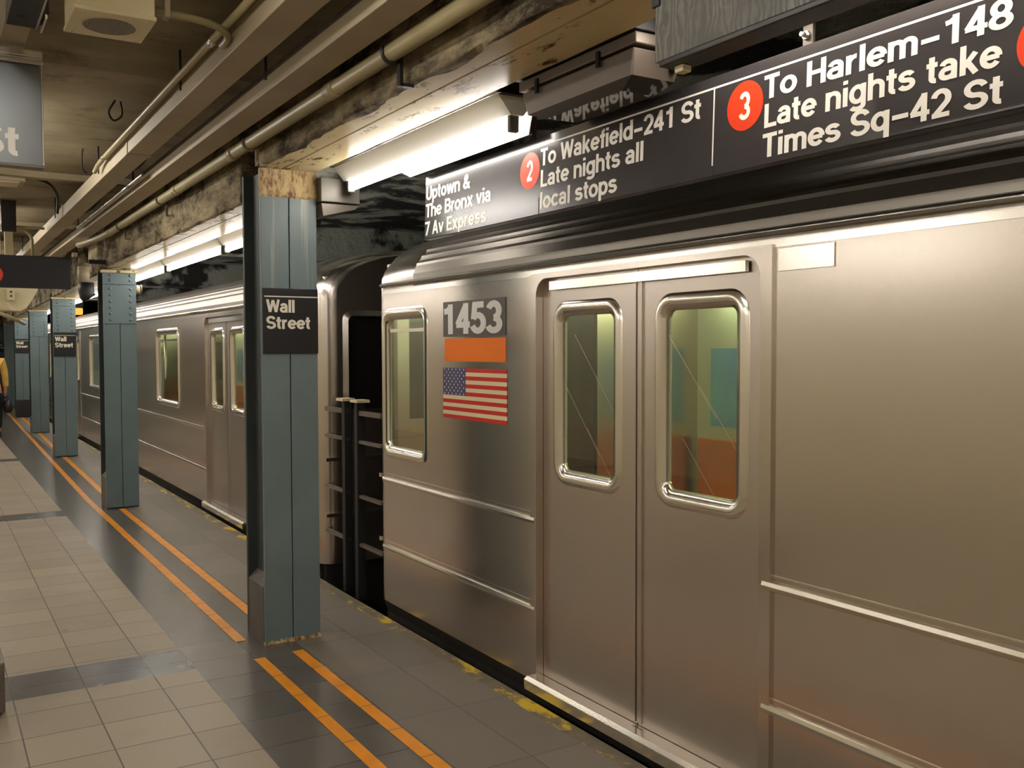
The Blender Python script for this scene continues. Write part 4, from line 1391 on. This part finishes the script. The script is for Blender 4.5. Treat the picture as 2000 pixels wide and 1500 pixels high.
# body: pelvis root, trunk, neck and head, legs mid-stride, arms hanging
body = [
    [(0, 0, .93, .13), (0, 0, 1.08, .125), (0, .01, 1.25, .15), (0, .01, 1.38, .14), (0, .015, 1.47, .065), (0, .03, 1.54, .06), (0, .04, 1.60, .085), (0, .045, 1.68, .095), (0, .04, 1.745, .06)],
    [0, (.10, 0, .86, .095), (.105, .10, .50, .062), (.105, .02, .10, .04), (.105, .12, .04, .035), (.108, .21, .03, .028)],
    [0, (-.10, 0, .86, .095), (-.105, -.02, .50, .062), (-.105, -.28, .16, .04), (-.105, -.25, .05, .035), (-.105, -.17, .03, .028)],
    [3, (.17, .01, 1.40, .06), (.215, .0, 1.16, .044), (.235, .03, .93, .032), (.238, .04, .86, .03), (.236, .05, .80, .026)],
    [3, (-.17, .01, 1.40, .06), (-.215, -.02, 1.16, .044), (-.225, -.08, .93, .032), (-.225, -.1, .86, .03), (-.222, -.11, .80, .026)],
]
b_ = skin_obj('body', body, M['skin'], pr_)
for sgn, hx, hy, hz in ((1, .236, .05, .80), (-1, -.222, -.11, .80)):
    for k, (dy, ln) in enumerate(((-.03, .06), (-.01, .075), (.012, .07), (.03, .055))):
        skin_obj('finger', [[(hx, hy + dy, hz + .01, .010), (hx + sgn * .004, hy + dy, hz - ln * .5, .009), (hx - sgn * .018, hy + dy, hz - ln, .008)]], M['skin'], pr_, 1)
    skin_obj('thumb', [[(hx - sgn * .012, hy + .03, hz + .035, .011), (hx - sgn * .03, hy + .045, hz + .0, .010), (hx - sgn * .028, hy + .04, hz - .03, .008)]], M['skin'], pr_, 1)
skin_obj('hair', [[(0, .02, 1.66, .085), (0, .03, 1.72, .098), (0, .04, 1.765, .06)]], M['hair'], pr_)
skin_obj('jacket', [
    [(0, 0, .84, .175), (0, 0, .98, .165), (0, 0, 1.12, .158), (0, .01, 1.27, .178), (0, .01, 1.38, .168), (0, .015, 1.46, .095)],
    [4, (.185, .01, 1.40, .078), (.228, .0, 1.16, .062), (.245, .03, .90, .052)],
    [4, (-.185, .01, 1.40, .078), (-.228, -.02, 1.16, .062), (-.235, -.08, .90, .052)]], M['jacket'], pr_)
skin_obj('trousers', [
    [(0, 0, .95, .145), (0, 0, .88, .14)],
    [1, (.10, 0, .80, .11), (.108, .09, .50, .08), (.108, .03, .13, .065)],
    [1, (-.10, 0, .80, .11), (-.108, -.02, .50, .08), (-.108, -.26, .19, .065)]], M['black_cloth'], pr_)
for sgn, yy, zz in ((1, .06, 0), (-1, -.24, .02)):
    mb = MB()
    vs = [(1.015 + sgn * .107 + a * .048, 20.0 + yy + b, zz + c) for a, b, c in
          ((-1, -.09, 0), (1, -.09, 0), (1.1, .08, 0), (.7, .19, 0), (-.7, .19, 0), (-1.1, .08, 0), (-.8, -.08, .09), (.8, -.08, .09), (.9, .06, .075), (.5, .17, .035), (-.5, .17, .035), (-.9, .06, .075))]
    mb.add(vs, [(5, 4, 3, 2, 1, 0), (6, 7, 8, 9, 10, 11)] + [(k, (k + 1) % 6, 6 + (k + 1) % 6, 6 + k) for k in range(6)])
    mb.build('shoe', M['leather'], pr_, bevel=0.012)
# bag held in the right hand
bg_ = empty('handbag', (1.30, 20.05, .42), 'black bag hanging from the right hand of the person in the tan jacket', 'bag')
mb = MB()
rowsb = [(.43, .05, .10), (.47, .075, .16), (.55, .082, .175), (.63, .07, .155), (.69, .045, .11)]
vs = []
for z, rx_, ry_ in rowsb:
    for k in range(14):
        a = k * 2 * math.pi / 14
        vs.append((1.285 + rx_ * math.cos(a), 20.05 + ry_ * math.sin(a), z))
fs = [(i * 14 + k, i * 14 + (k + 1) % 14, (i + 1) * 14 + (k + 1) % 14, (i + 1) * 14 + k) for i in range(4) for k in range(14)]
fs += [tuple(range(13, -1, -1)), tuple(range(56, 70))]
mb.add(vs, fs, 0, True)
mb.build('body', M['leather'], bg_)
for dx in (-.025, .025):
    MB().tube([(1.285 + dx, 19.95, .68), (1.262 + dx * .6, 19.99, .74), (1.252, 20.045, .765), (1.262 + dx * .6, 20.09, .74), (1.285 + dx, 20.14, .68)], .008, 6).build('strap', M['leather'], bg_)
